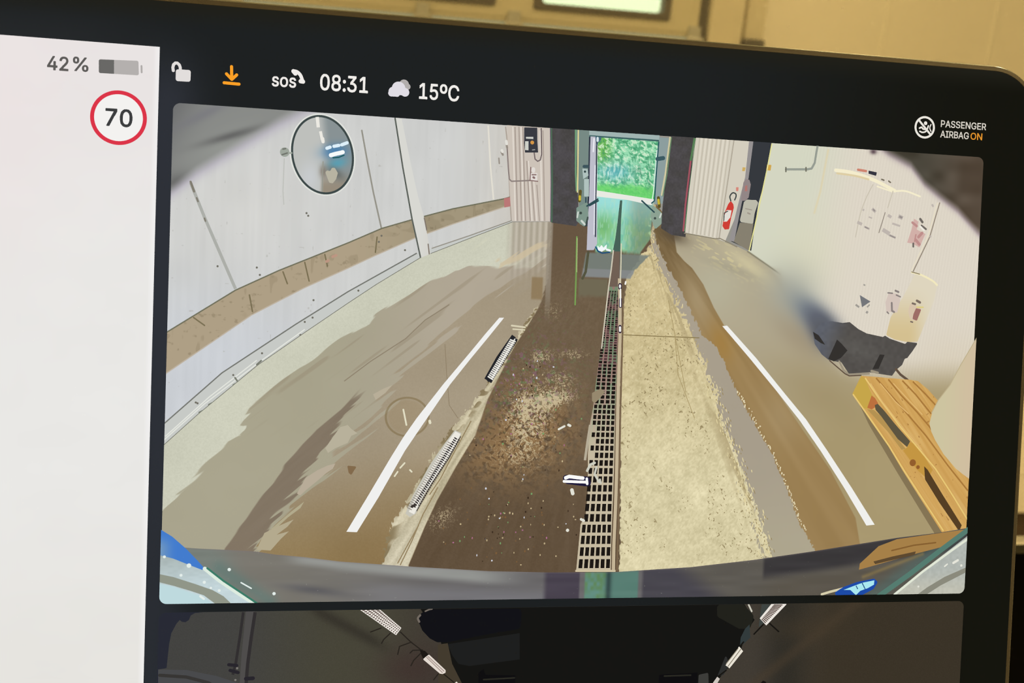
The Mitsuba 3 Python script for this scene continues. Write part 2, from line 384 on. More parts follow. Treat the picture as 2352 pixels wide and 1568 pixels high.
# passenger airbag sign
ac = (1466.1, -53)
ring = Point(ac).buffer(22.6, quad_segs=20).difference(Point(ac).buffer(18.2, quad_segs=20))
fig = unary_union([ring, stroke([(1452.5, -66.5), (1479.6, -39.3)], 4.2, 'flat'), Point((1467.6, -61.4)).buffer(3.8),
                   stroke(smooth_line([(1454.6, -50.6), (1459, -52.6), (1462.6, -49.6), (1467, -49)]), 3.4), stroke(smooth_line([(1455.6, -44.3), (1461.9, -42.6), (1469.5, -45.7), (1474.1, -56.5)]), 3.2),
                   stroke(smooth_line([(1479.6, -59.5), (1477.4, -52.4), (1480.3, -46)]), 2.4)])
lit('airbag_icon', fig, (234, 230, 220), 'white round no infant seat symbol')
text('airbag_text', 'PASSENGER', (1501.5, -56.1), (1603.6, -56.7), 13.2, (214, 208, 196), 'white words passenger airbag', bold=True)
text('airbag_text', 'AIRBAG', (1501.3, -35.4), (1565.4, -35.6), 13.2, (214, 208, 196), None, bold=True)
text('airbag_state', 'ON', (1569.3, -35.1), (1595.9, -35.7), 13.2, (224, 146, 44), 'orange word ON', bold=True)

# ------------------------------------------------------------------ the camera picture
VIEW = SCREEN + '__camera_view'
FRAME = rrect(0, 0, 1600, 900, 13)
VP = (845.3, 98.6)

def pic(name, geom, color, label=None):
    return lit(name, geom.intersection(FRAME), color, label, VIEW)

lit('camera_view', FRAME, (150, 148, 140), 'camera picture of a wet garage floor with white side walls')

HOODL = [(-16.4, 182), (-0.4, 163.3), (42.3, 125.9), (124.5, 68.7), (185, 27.9), (230.8, 1.2), (261.6, -18.3)]
def left_paint(x, y):
    c = mixc(C(206, 207, 205), C(205, 200, 190), smoothstep(480, 690, x))
    c = mixc(c, C(203, 207, 212), smoothstep(250, 450, y) * smoothstep(420, 60, x))
    c = mixc(c, C(216, 215, 210), blob(x, y, (127.4, 174.3), 130, 90) * 0.5)
    streak = noise(x / 5.0, y / 120.0)
    c += 0.018 * (streak - 0.5) + 0.02 * (noise(x / 30, y / 50) - 0.5)
    spot = smoothstep(0.955, 0.985, noise(x / 5.5, y / 6.5, 5.0))
    c = mixc(c, C(165, 163, 155), spot * 0.4)
    yb = pl(x, HOODL)
    dd = (yb - y) * 0.8
    h = mixc(C(136, 138, 135), C(92, 93, 96), smoothstep(90, -60, x + 0.55 * y))
    h = mixc(h, C(150, 153, 148), blob(x, y, (93.9, 66.7), 60, 22, -32) * 0.7)
    h = mixc(h, C(92, 92, 92), blob(x, y, (101.1, 52.2), 55, 7, -20) * 0.8 + blob(x, y, (12.8, 149.3), 26, 22, -35) * 0.9)
    h = mixc(h, C(120, 120, 126), blob(x, y, (54.6, 16.4), 60, 9, -30) * 0.7)
    c = mixc(c, C(176, 170, 186), dr.exp(-dr.square((dd - 2) / 11)) * 0.6)
    return mixc(c, h, smoothstep(-5, 17, dd)) + 0.012 * dr.sin(x * 2.3) * dr.sin(y * 2.3)
scene['left_picture'] = paint(left_paint)
LP = {'type': 'ref', 'id': 'left_picture'}
FLOORL = [(-12.9, 623.5), (-1.1, 614.7), (58.2, 556.9), (160.3, 465.7), (242.9, 403.4), (320.4, 346.2), (371.3, 309.6), (452.2, 256), (470.7, 247.9), (543.7, 215.9), (622.6, 181.8)]
lw = poly([(-29, -25.7), (622, -32.1)] + FLOORL[::-1])
pic('left_wall', lw, LP, 'white panelled wall on the left')
hood = poly([(-29, -25.7), (265.2, -27.2)] + [p for p in HOODL[::-1]]).intersection(FRAME)
pic('lens_hood', hood, LP, 'blurred grey camera housing in the upper left corner')
# wall joints, bumper rail, skirting
pic('wall_seam', unary_union([stroke([(33.6, 140.4), (59.5, 201.4), (117.1, 327.6)], 5.5, 'flat')]), (172, 174, 168), 'grey panel joint')
pic('wall_seam', unary_union([stroke([(33.6, 138.8), (40.1, 155.6)], 4), stroke([(44.9, 167), (47.3, 173.1)], 3), stroke([(59.5, 202.9), (61.1, 207.6)], 3)]), (128, 124, 112))
pic('wall_seam', stroke([(334.9, 27.5), (345.3, 76.4), (360.2, 141.9), (376.7, 205.3)], 3), (150, 148, 138))
pic('wall_seam', stroke([(570, 4.1), (576.8, 77), (585, 139.4)], 3), (226, 222, 210))
pic('wall_seam', stroke([(603.2, 3.5), (609.9, 46.4), (616.8, 140.2), (620.7, 178.6)], 2.2), (172, 160, 148))
RAILU = [(-10.5, 416.9), (1.3, 408.7), (117.1, 330), (192.6, 291.3), (316.9, 234.7), (377.5, 205.3), (438.3, 184.5), (508.7, 162.2), (605, 138.3), (616.6, 134.4)]
RAILD = [(-8.7, 490.5), (-2, 485.6), (146.9, 373.9), (240.4, 320.4), (318.3, 281.2), (365.6, 256.6), (439.5, 220.1), (509.7, 190.7), (605.6, 153.9), (617.2, 151.6)]
pic('wall_rail', poly(RAILU + RAILD[::-1]), paint(lambda x, y: mixc(mixc(C(174, 159, 133), C(154, 144, 118), smoothstep(300, 500, x) * 0.6), C(120, 108, 84), 0.35 * smoothstep(0.66, 0.85, fbm(x / 10, y / 8)) + 0.2 * smoothstep(0.8, 0.9, noise(x / 9, y / 22, 3.0)) + 0.18 * smoothstep(360, 420, x) * smoothstep(0.5, 0.7, noise(x / 20, y / 9, 7)))), 'brown bumper rail along the left wall')
pic('rail_edge', unary_union([stroke(RAILU, 2.4, 'flat')]), (112, 112, 92), 'dark upper edge of the rail')
pic('rail_edge', stroke(RAILD, 2, 'flat'), (190, 178, 160))
pic('rail_joint', strokes([[(142, 337.7), (148.2, 367.6)], [(200.5, 293.3), (208.9, 314.5)], [(239, 274.2), (247.9, 308.1)], [(274.8, 258.2), (280.2, 279.6)], [(369.2, 221.8), (367, 250.1)], [(45.2, 382.2), (64.6, 395.7)]], 2.6, 'round'), (122, 112, 84), 'joints and dents in the rail')
pic('rail_mark', unary_union([stroke([(289.1, 261.6), (295.4, 258.9)], 5), stroke([(278.3, 270.9), (281.4, 269.1)], 5)]), (188, 150, 130), 'pinkish mark on the rail')
pic('rail_end', poly([(604.9, 137.5), (616.6, 134.4), (618, 151.6), (606.4, 154.7)]), (186, 120, 118), 'reddish end of the rail')
pic('skirting', poly([(-5, 577.7), (-0.6, 574.5), (97.5, 480.8), (226.7, 387.9), (319.7, 324.5), (443.8, 248.2), (471.2, 238.1), (621.6, 178.5), (622.6, 181.8), (543.7, 215.9), (470.7, 247.9), (452.2, 256), (371.3, 309.6), (320.4, 346.2), (160.3, 465.7), (58.2, 556.9), (-1.1, 614.7), (-5.5, 619.4)]), (199, 202, 198), 'pale skirting along the foot of the left wall')
pic('skirting_joint', stroke([(-6.5, 579.3), (-0.6, 574.5), (97.5, 480.8), (226.7, 387.9), (319.7, 324.5), (443.8, 248.2)], 2.3, 'flat'), (116, 118, 112), 'dark joints of the skirting')
pic('skirting_joint', stroke([(471.2, 238.1), (543.5, 210.2), (621.6, 178.5)], 2, 'flat'), (150, 146, 136))
pic('skirting_joint', stroke(FLOORL, 2.2, 'flat'), (112, 112, 102))
pic('skirting_ridge', strokes([[(-1.3, 605.2), (68.3, 537.7), (166.3, 456.8), (242.7, 397)], [(1.5, 598.1), (75.7, 525.7), (158.5, 456.2)]], 2.0), (228, 230, 222))
pic('skirting_joint', strokes([[(120.7, 489), (127.2, 498.3)], [(158.7, 464.1), (166.3, 456.8)], [(59.6, 553.7), (65.6, 550.4)], [(76, 539.1), (83.6, 535)], [(118, 502.5), (121.8, 500.1)]], 3, 'round'), (120, 124, 112))
pic('wall_spots', unary_union([Point(p).buffer(1.9) for p in [(53, 535.6), (117.5, 484.3), (167.4, 443.2), (242.3, 383.4), (256.2, 375), (56.1, 537.1), (153.7, 287.4), (159.5, 300.6), (239.5, 184.3), (242.7, 188.9), (84.6, 288), (338, 322.2), (420.4, 304.4), (235.2, 407.7), (372.7, 230.5), (377.2, 219), (421.6, 243.6), (256.9, 342.9)]]), (112, 110, 100), 'small dark spots on the wall')
pst = poly([(394.9, 0.4), (407, 0.4), (427.6, 85.8), (442.6, 143.1), (455.3, 181.2), (471.9, 260), (451.6, 262.5), (441.1, 218.4), (431.7, 182.4)])
pic('wall_post', pst, paint(lambda x, y: mixc(C(216, 216, 210), C(204, 196, 186), smoothstep(440, 520, x - 0.0 * y))), 'white upright post against the left wall')
pic('post_edge', stroke([(394.9, 0.4), (412.4, 90.8), (432.6, 184.8), (442, 220.8), (452.4, 261.7)], 2.8, 'flat'), (92, 98, 92), 'dark edge of the post')
pic('post_edge', strokes([[(464.3, 229.5), (468.6, 259.3)], [(453.2, 262.4), (471.1, 260.8)], [(455.3, 181.2), (461, 205.3)]], 2.2), (128, 118, 108))

# wall mirror


def mell(gx, gy):
    e = affinity.scale(Point(0, 0).buffer(1, quad_segs=24), gx, gy)
    e = affinity.rotate(e, -12, origin=(0, 0))
    return affinity.translate(e, *(265.3, 76.5))
pic('mirror_halo', mell(59, 75), (224, 226, 220), 'pale halo around the mirror')
pic('mirror_frame', mell(56.2, 72.6), (60, 72, 72), 'dark round frame of the wall mirror')
def mirror_paint(x, y):
    mx, my = (265.3, 76.5)
    u, v = x - mx, y - my
    c = mixc(C(190, 192, 188), C(136, 146, 148), smoothstep(-6, 18, u - 0.12 * v))
    c = mixc(c, C(206, 210, 216), blob(u, v, (-22, 42), 20, 30) * 0.6)
    c = mixc(c, C(150, 140, 124), smoothstep(22, 60, v) * smoothstep(-4, 6, u + 0.02 * v))
    c = mixc(c, C(70, 128, 178), blob(u, v, (22, -8), 24, 13, -12) * 0.9)
    c = mixc(c, C(84, 160, 182), blob(u, v, (27, 14), 18, 9, -18) * 0.85)
    c = mixc(c, C(92, 96, 92), blob(u, v, (24, 32), 17, 9, 30) * 0.7)
    c = mixc(c, C(118, 106, 92), blob(u, v, (2, 30), 7, 12, 0) * 0.7)
    return c
pic('mirror_glass', mell(52.4, 68.6), paint(mirror_paint), 'convex mirror glass reflecting the garage')
pic('mirror_reflection', unary_union([stroke([(253.4, 8.4), (255.9, 27.2)], 6, 'flat'), stroke([(260, 34), (263.6, 49.6)], 5.2, 'flat'), stroke([(264.4, 47.2), (265.3, 52.7)], 6)]), (236, 234, 226), 'white lamps reflected in the mirror')
pic('mirror_reflection', strokes([[(272.7, 64.1), (278.2, 61.8)], [(285.2, 59.8), (293.8, 57.6)], [(299.3, 56.1), (308.7, 51.9)]], 6, 'round'), (222, 240, 250), 'lit windows reflected in the mirror')
pic('mirror_reflection', stroke([(280.2, 76.3), (288, 73.5), (299, 70.4), (301.3, 69.5)], 7.5), (246, 250, 250))
pic('mirror_reflection', strokes([[(284.3, 80.9), (294.5, 79.4), (303.9, 74.9)]], 2.4, 'round'), (28, 92, 98))
pic('mirror_reflection', poly([(270.9, 107.9), (274.8, 103.7), (279.6, 106.6), (282.5, 99.3), (288, 98.9), (293.8, 108.1), (291, 119.4), (285, 127.7), (278.6, 126.5)], 3), (184, 180, 162), 'white canisters reflected in the mirror')
pic('mirror_reflection', stroke([(266.5, 143.1), (266.3, 111.3), (266.4, 89.1)], 2), (150, 152, 142))
pic('mirror_bracket', unary_union([Point((197.2, 75.9)).buffer(8.5), stroke([(201.9, 77.2), (209.7, 76.7)], 3)]), (158, 166, 156), 'small grey mirror bracket')
pic('mirror_bracket', strokes([[(192.7, 80.9), (201.9, 77.2)], [(194, 70.6), (198.6, 69.5)]], 2.6, 'round'), (112, 116, 108))
pic('mirror_bracket', stroke([(196.8, 87.8), (196.2, 147), (198.4, 170.6)], 1.6), (188, 190, 184))

# ------------------------------------------------------------------ floor, right wall
B1 = [(255.3, 616.1), (266, 598.9), (266.4, 550.5), (277.9, 511.2), (299, 473.3), (326.5, 435), (363.6, 375.5), (383.5, 360), (413.5, 305.8), (441.2, 268.5), (503.1, 195.7), (544, 150.1), (574.6, 135.5), (584.1, 140.4), (594.6, 132.9), (605.2, 111.6), (618.9, 101.2), (676.7, 48.3), (701.4, 20), (753.8, -9.7)]
B2 = [(235.2, 697.4), (262.7, 675.5), (293.5, 610.8), (334.8, 564.6), (366.3, 532.5), (401, 500.7), (435.6, 464.1), (470.2, 423.6), (509, 402.9), (549.4, 383.2), (585.8, 344), (645.6, 305.9), (709.3, 244.2), (750.6, 206), (800.6, 174.5), (834.3, 153.6)]
S1 = [(493, 355.5), (543.4, 311.5), (582.1, 268.1), (646.5, 214.7), (682.9, 193), (757, 140.5), (800.3, 111.5), (833.9, 99.3)]
S2 = [(493, 357.2), (544.7, 326.7), (572.5, 312.4), (614.3, 280.2), (668.8, 248.5), (702.9, 232.9), (750.6, 195), (800.5, 165.1), (834.3, 145.8)]
DLE = [(336.4, 677.5), (384.7, 648.8), (411.8, 633), (477.5, 595), (533.8, 555.2), (575.8, 520.1), (661.4, 467.8), (720.9, 437.8), (757.1, 412.8), (836.2, 399.1)]
DRE = [(336.3, 681.8), (384.5, 655.6), (411.6, 638), (485.6, 602.9), (517.4, 588.1), (588.3, 565.6), (647.6, 531.8), (712.4, 497.6), (760.5, 476.9), (834.9, 448.2)]
CLE = [(209.4, 895.7), (235.5, 877.5), (263.1, 861.1), (278.7, 851.2), (329.4, 848.1), (397, 846.6), (498.5, 847.4), (634.4, 854), (848.2, 861.3)]
CRE = [(217.5, 903.1), (249.8, 916.9), (311.2, 949.8), (384.8, 992.5), (451.7, 1022.6), (494.3, 1040.8), (562.9, 1065.9), (639.7, 1096.9), (718.9, 1132), (788.2, 1157.5), (842, 1173.2)]
BLE = [(183.7, 903.4), (202.1, 906.9), (255, 934), (280.5, 952), (326.3, 978.2), (382.6, 1008.6), (405.6, 1041.3), (436.1, 1058.1), (493.3, 1086.3), (561.8, 1130.9), (624.1, 1171.9), (695.8, 1207.1), (755.7, 1232.6), (807.2, 1267.2), (842.8, 1280.4)]
BRE = [(181.8, 941.4), (223.8, 950.4), (240, 966.3), (252.9, 983), (284.3, 1007.7), (328.7, 1031.4), (366.4, 1056.7), (481.1, 1164), (564.7, 1228.7), (647.6, 1294.2), (745, 1354.5), (809.4, 1369.4), (843.5, 1380.8)]
SEAM = [(1097, 215.4), (1166.9, 257.2), (1226.7, 337.4), (1306.5, 426.8), (1384.2, 451.3)]
HOODR = [(1367.5, -5), (1389.3, 8.5), (1438.5, 30), (1470.3, 64.3), (1506.7, 88.7), (1548.4, 114.9), (1615.1, 174.1)]

def main_paint(x, y):
    vx, vy = VP
    dy = dr.maximum(y - vy, 6.0)
    s = (x - vx) / dy                       # across the floor
    w = 300.0 / dy                          # along the floor
    grain = noise(x / 2.2, y / 2.2, 1.0) - 0.5
    fine = fbm(s * 60, w * 26, 2.0) - 0.5
    # streaks that run up to the right in the left half, in floor coordinates
    a, b = x * 0.78 - y * 0.62, x * 0.62 + y * 0.78
    torn = noise(b / 7.0, a / 75.0, 4.0) - 0.5
    torn2 = noise(b / 3.2, a / 38.0, 9.0) - 0.5
    broad = fbm(x / 120, y / 90, 5.0) - 0.5
    # --- left half
    pale = mixc(C(204, 205, 186), C(198, 190, 164), smoothstep(600, 740, x)) + 0.05 * broad + 0.03 * grain
    pale = mixc(pale, C(226, 224, 196), 0.5 * smoothstep(0.15, 0.32, torn) * smoothstep(500, 650, x))
    film = mixc(C(168, 163, 140), C(176, 166, 148), smoothstep(250, 550, x)) + 0.03 * broad
    film = mixc(film, C(150, 138, 116), 0.45 * smoothstep(0.22, 0.36, torn) * smoothstep(620, 480, y))
    c = pale
    e1 = x - pl(y, B1) + 16 * torn + 7 * torn2
    c = mixc(c, film, smoothstep(-1.5, 2.5, e1) * smoothstep(-4, 3, y - (562.2, 266.7)[1] + 8 * torn))
    stripe = C(130, 117, 100) + 0.02 * fine
    on = smoothstep(-2, 2, x - pl(y, S1) + 5 * torn) * smoothstep(3, -3, x - pl(y, S2) + 22 * torn2 + 10 * torn) * smoothstep(500, 530, y)
    c = mixc(c, stripe, on)
    brown = mixc(C(164, 151, 128), C(141, 118, 80), smoothstep(520, 780, y + 0.25 * (x - 600)))
    brown = mixc(brown, C(158, 138, 96), 0.5 * smoothstep(720, 880, y) * smoothstep(400, 220, x))
    brown = brown + 0.05 * broad + 0.015 * grain
    e2 = x - pl(y, B2) + 44 * torn + 24 * torn2
    c = mixc(c, brown, smoothstep(-2, 3, e2))
    # reflection of the ribbed wall in the film
    rib = 0.5 + 0.5 * dr.sin(x * 0.55)
    rr = smoothstep((608.8, 173.4)[0], (629.8, 172.3)[0], x) * smoothstep((696.5, 169)[0] + 2, (696.5, 169)[0] - 2, x) * smoothstep((648.4, 328.4)[1], (644.3, 221.1)[1], y + 40 * torn)
    c = mixc(c, mixc(C(160, 150, 134), C(192, 182, 168), rib * smoothstep(330, 240, y)), rr * 0.75)
    pt = segd(x, y, (603.7, 260.8), (695, 218.7))
    c = mixc(c, C(206, 190, 158), smoothstep(9, 3, pt + 12 * torn2) * 0.8)
    pt = segd(x, y, (696.6, 215.3), (753.5, 182.7))
    c = mixc(c, C(196, 182, 146), smoothstep(8, 2, pt + 6 * torn2) * 0.8)
    # mirror reflected in the puddle
    mu, mv = (436.2, 554.9)
    ring = dr.sqrt(dr.square((x - mu) / 40) + dr.square((y - mv) / 36))
    c = mixc(c, C(112, 92, 52), smoothstep(0.07, 0.03, dr.abs(ring - 1)) * 0.42)
    c = mixc(c, C(150, 128, 92), smoothstep(1.0, 0.8, ring) * 0.3)
    # --- centre: dark water
    wx, wy = x * 0.83 + y * 0.56 + 5 * noise(x / 11, y / 11, 50.0), y * 0.83 - x * 0.56 + 5 * noise(x / 11, y / 11, 60.0)
    speck = 0.4 * noise(wx / 4.0, wy / 3.4, 8.0) + 0.6 * noise(wy / 1.6, wx / 1.4, 18.0)
    dark = mixc(C(110, 93, 72), C(97, 80, 61), smoothstep(560, 760, y)) + 0.04 * fine + 0.02 * grain
    rust = fbm(wx / 10, wy / 9, 3.0)
    rz = blob(x, y, (670.5, 573.4), 92, 88, 0) + 0.45 * blob(x, y, (592.5, 637), 60, 50)
    dark = mixc(dark, C(142, 112, 76), dr.clip(rz * 1.05, 0, 1) * smoothstep(0.34, 0.66, rust + 0.18 * rz))
    lz = blob(x, y, (667.2, 552.5), 44, 62) + 1.2 * blob(x, y, (708.5, 516.6), 44, 16, -10) + 0.6 * blob(x, y, (753.1, 429.2), 26, 10) + 0.55 * blob(x, y, (726.6, 476), 30, 18) + 0.6 * blob(x, y, (686.5, 435.2), 26, 16) + 0.55 * blob(x, y, (508.7, 745.6), 30, 18, -30) + 0.4 * blob(x, y, (642.9, 628.2), 60, 30) + 0.35 * blob(x, y, (708.6, 347), 20, 16)
    dark = mixc(dark, C(202, 186, 150), dr.clip(lz * 1.3, 0, 1) * smoothstep(0.44, 0.62, speck * 0.75 + 0.22 * lz) * 0.95)
    dark = mixc(dark, C(70, 54, 38), smoothstep(0.60, 0.75, noise(wx / 4.5, wy / 4.0, 28.0)) * dr.clip(rz, 0, 1) * 0.6)
    far = smoothstep((733.8, 333.5)[1], (729.1, 217.1)[1], y)
    dark = mixc(dark, C(98, 80, 62), far * 0.6)
    tint = smoothstep(0.6, 0.8, noise(wx / 5.0, wy / 4.0, 21.0)) * blob(x, y, (645.3, 469.6), 110, 90) * 0.5
    dark = mixc(dark, mixc(C(140, 96, 128), C(96, 132, 84), smoothstep(0.4, 0.6, noise(x / 5, y / 5, 30.0))), tint)
    e3 = x - pl(y, DRE)
    e3 = dr.select(y < (682.6, 335.4)[1], x - pl(y, [(168.9, 698.2), (218.5, 698.4), (285, 695.9), (335.4, 682.6)]), e3)
    c = mixc(c, dark, smoothstep(-2, 2, e3 + 5 * fine))
    strip = mixc(C(194, 184, 154), C(206, 198, 172), smoothstep(650, 850, y)) + 0.14 * (noise(s * 90, w * 14, 6.0) - 0.5) + 0.06 * grain
    chew = smoothstep(0.52, 0.62, noise(s * 42, w * 60, 12.0))
    ee = x - pl(y, DLE) + 9 * (noise(x / 5, y / 7, 14.0) - 0.5) + 8 * (noise(x / 2, y / 3, 34.0) - 0.5)
    onst = smoothstep(-2, 1, ee) * smoothstep(1.5, -1.5, x - pl(y, DRE)) * smoothstep((680.9, 335.5)[1], (679.6, 345.5)[1], y)
    c = mixc(c, mixc(strip, C(120, 104, 72), chew * smoothstep(26, 4, x - pl(y, DLE)) * 0.8), onst)
    # --- right: dry concrete, grey film, brown stripe, floor
    conc = mixc(C(204, 188, 142), C(217, 207, 167), smoothstep(300, 720, y)) + 0.10 * (fbm(x / 13, y / 12, 6.0) - 0.5) + 0.07 * (noise(x / 3.1 + y / 9, y / 3.7, 16.0) - 0.5) + 0.06 * (noise(x / 60, y / 70, 26.0) - 0.5)
    qx, qy = x * 0.8 - y * 0.6, x * 0.6 + y * 0.8
    pits = smoothstep(0.80, 0.90, noise(qx / 3.0, qy / 3.8, 11.0)) * smoothstep(0.35, 0.65, noise(x / 34, y / 40, 13.0))
    conc = mixc(conc, C(128, 112, 76), pits * 0.7)
    conc = mixc(conc, C(232, 222, 182), smoothstep(0.72, 0.9, noise(qy / 4.0, qx / 3.0, 15.0)) * 0.35)
    rut = smoothstep(0.60, 0.75, noise(s * 55, w * 5, 17.0)) * smoothstep(40, 4, pl(y, CRE) - x)
    conc = mixc(conc, C(168, 152, 112), 0.7 * rut)
    grey = mixc(C(168, 158, 140), C(174, 166, 142), smoothstep(600, 850, y)) + 0.02 * broad
    spl = noise(s * 60, w * 9, 19.0) - 0.5
    spl2 = noise(x / 2.6, y / 5.0, 23.0) - 0.5
    cr = x - pl(y, CRE) + 16 * spl + 20 * spl2 + (18 * spl) * smoothstep(600, 860, y)
    right = mixc(conc, grey, smoothstep(-1.5, 1.5, cr))
    br = mixc(C(120, 100, 68), C(155, 128, 84), smoothstep(180, 420, y)) + 0.05 * (noise(s * 34, w * 3, 3.0) - 0.5)
    br = mixc(br, C(176, 158, 124), 0.65 * blob(x, y, (994.8, 315.5), 24, 66, -24) + 0.35 * blob(x, y, (1181, 543.6), 34, 60, -30))
    br = mixc(br, C(163, 124, 60), 0.65 * blob(x, y, (1050.1, 399.3), 22, 40, -22))
    eb = x - pl(y, BLE) + 6 * spl2
    right = mixc(right, br, smoothstep(-1.2, 1.2, eb))
    rf = mixc(C(176, 166, 140), C(168, 152, 112), smoothstep(350, 620, y + 0.2 * (x - 1250)))
    rf = mixc(rf, C(182, 180, 156), blob(x, y, (1031.4, 288.5), 60, 60, -30) * 0.6)
    rf = mixc(rf, C(150, 132, 92), blob(x, y, (1262.5, 489.4), 120, 50, 25) * 0.4)
    rf = mixc(rf, C(210, 198, 150), smoothstep(0.66, 0.76, noise((x * 0.9 + y * 0.4) / 9, (y * 0.9 - x * 0.4) / 3.0, 27.0)) * blob(x, y, (1051.4, 232), 84, 24, 28) * 0.8)
    rf = mixc(rf, C(204, 194, 156), blob(x, y, (1103.8, 244.3), 62, 14, 33) * 0.9)
    rf = mixc(rf, C(158, 152, 130), blob(x, y, (1065.9, 251.1), 60, 8, 16) * 0.5)
    rf += 0.02 * broad
    right = mixc(right, rf, smoothstep(-1.5, 1.5, x - pl(y, BRE)))
    right = mixc(right, C(86, 74, 58), blob(x, y, (941.8, 190.3), 30, 14, 20) * 0.8)
    onr = smoothstep(-1.5, 1.5, x - pl(y, CLE) + 5 * spl2 + 8 * (noise(x / 9, y / 7, 31.0) - 0.5) * smoothstep((854.4, 312.3)[1], (851.5, 245)[1], y))
    c = mixc(c, right, onr)
    # the doorway reflected at the far end of the channel
    gx0, gx1 = pl(y, [(139.7, 781), (198, 781.7), (227, 786.4)]), pl(y, [(129.2, 899.3), (200.9, 895.3), (227.1, 877.1)])
    gr = fbm(x / 7.0, y / 12.0, 41.0)
    g = mixc(C(122, 196, 168), C(142, 206, 158), smoothstep(0.35, 0.65, gr))
    g = mixc(g, C(112, 178, 96), blob(x, y, (800.6, 172), 18, 30) * 0.8)
    g = mixc(g, C(160, 226, 226), smoothstep((814.2, 188)[1], (811.9, 131.3)[1], y) * 0.85)
    g = mixc(g, C(178, 222, 200), smoothstep(0.55, 0.75, noise(x / 2.4, y / 10, 44.0)) * 0.4)
    g = mixc(g, C(128, 168, 116), smoothstep((839.3, 161.7)[0], (900.5, 158.6)[0], x) * smoothstep((813.2, 163)[1], (815.3, 213.1)[1], y) * 0.5)
    ong = smoothstep(-2, 2, x - gx0) * smoothstep(2, -2, x - gx1) * smoothstep((816.3, 236.5)[1], (815.7, 223.1)[1], y + 10 * (gr - 0.5)) 
    c = mixc(c, g, ong * (1 - 0.35 * smoothstep((834.9, 161.9)[0], (874.2, 159.9)[0], x)))
    low = smoothstep((816, 229.8)[1], (816.2, 234.8)[1], y) * smoothstep((818.2, 281.7)[1], (818, 276.7)[1], y) * smoothstep(-2, 2, x - pl(y, [(232, 768.4), (282.4, 761)])) * smoothstep(2, -2, x - pl(y, [(225.9, 903.5), (252.5, 874.7), (278.4, 860)]) + 12 * (gr - 0.5))
    band = smoothstep((817.3, 261.6)[1], (817.4, 264.1)[1], y)
    c = mixc(c, mixc(C(118, 128, 122), C(134, 140, 142), band), low * 0.9)
    low2 = smoothstep((818.1, 280.1)[1], (818.3, 284.3)[1], y) * smoothstep((819.8, 322)[1], (819.4, 310.3)[1], y + 8 * (gr - 0.5)) * smoothstep((754.8, 299.3)[0], (758.2, 299.2)[0], x) * smoothstep((815.3, 297)[0], (811.8, 297.1)[0], x)
    c = mixc(c, C(112, 107, 86), low2 * 0.85)
    box_ = smoothstep((662.6, 303)[0], (666, 302.8)[0], x) * smoothstep((688.1, 302)[0], (683.8, 302.1)[0], x) * smoothstep((672, 281)[1], (672.2, 286)[1], y) * smoothstep((673.8, 329.1)[1], (673.6, 322.5)[1], y)
    c = mixc(c, C(138, 116, 82), box_ * 0.75)
    c = mixc(c, C(150, 140, 124), smoothstep((689.8, 301.9)[0], (693.2, 301.8)[0], x) * smoothstep((703.4, 301.4)[0], (700, 301.5)[0], x) * smoothstep((699.9, 384.8)[1], (695.9, 285)[1], y) * smoothstep((691.6, 173.3)[1], (691.9, 181.6)[1], y) * 0.8)
    # --- right wall, melting into the floor where the picture is stitched
    wall = mixc(C(212, 214, 194), C(221, 213, 198), smoothstep((1166.5, 59)[0], (1315.4, 50.4)[0], x + 0.2 * (y - 200)))
    wall = mixc(wall, C(208, 194, 164), smoothstep(300, 560, y) * smoothstep(1400, 1560, x) * 0.8)
    wall = mixc(wall, C(216, 214, 186), blob(x, y, (1220.8, 220.2), 70, 80) * 0.6)
    wall += 0.012 * dr.sin(x * 0.95 + y * 0.12) * smoothstep(1150, 1300, x)
    dseam = mi.Float(1e4)
    for p0, p1 in zip(SEAM, SEAM[1:]):
        dseam = dr.minimum(dseam, segd(x, y, p0, p1))
    ys = pl(x, SEAM)
    width = pl(x, [(SEAM[0][0], 1.0), (SEAM[1][0] - 20, 4.0), (SEAM[2][0], 46.0), (SEAM[3][0], 30.0)])
    below = (y - ys) * 0.7
    below = dr.select(x < SEAM[0][0], 50.0, below)
    c = mixc(wall, c, smoothstep(-width, width, below))
    c = mixc(c, C(112, 106, 84), dr.exp(-dr.square(dseam / 1.6)) * smoothstep((1172, 265.6)[0], (1148.9, 266.6)[0], x) * 0.8)
    c = mixc(c, C(166, 168, 156), dr.clip(blob(x, y, (1191.8, 292.6), 60, 55, 45), 0, 1) * 0.8)
    c = mixc(c, C(120, 132, 142), dr.clip(1.1 * blob(x, y, (1237.8, 334.4), 52, 26, 38), 0, 1) * 0.8)
    c = mixc(c, C(94, 99, 113), dr.clip(1.3 * blob(x, y, (1260.3, 352.8), 46, 24, 40), 0, 1) * 0.9)
    c = mixc(c, C(90, 93, 100), dr.clip(1.5 * blob(x, y, (1268.8, 373.5), 36, 27, 42), 0, 1) * 0.95)
    c = mixc(c, C(146, 128, 104), blob(x, y, (1205.4, 379), 60, 26, 40) * 0.35)
    # blurred dark hood, upper right
    yb = pl(x, HOODR)
    dd = (yb - y) * 0.72
    h = mixc(C(72, 68, 58), C(86, 74, 62), smoothstep(1450, 1580, x)) + 0.10 * (noise(x / 30, y / 22, 2.0) - 0.5)
    c = mixc(c, C(150, 130, 146), dr.exp(-dr.square((dd - 3) / 7)) * 0.6 * smoothstep((1336.7, 5.6)[0], (1355.7, 4.4)[0], x))
    c = mixc(c, h, smoothstep(-4, 12, dd) * smoothstep((1365.1, 3.8)[0], (1379.4, 2.9)[0], x))
    c = mixc(c, C(96, 78, 84), blob(x, y, (1354.7, 3.6), 7, 5))
    return c + 0.012 * dr.sin(x * 2.3) * dr.sin(y * 2.3)
scene['main_picture'] = paint(main_paint)
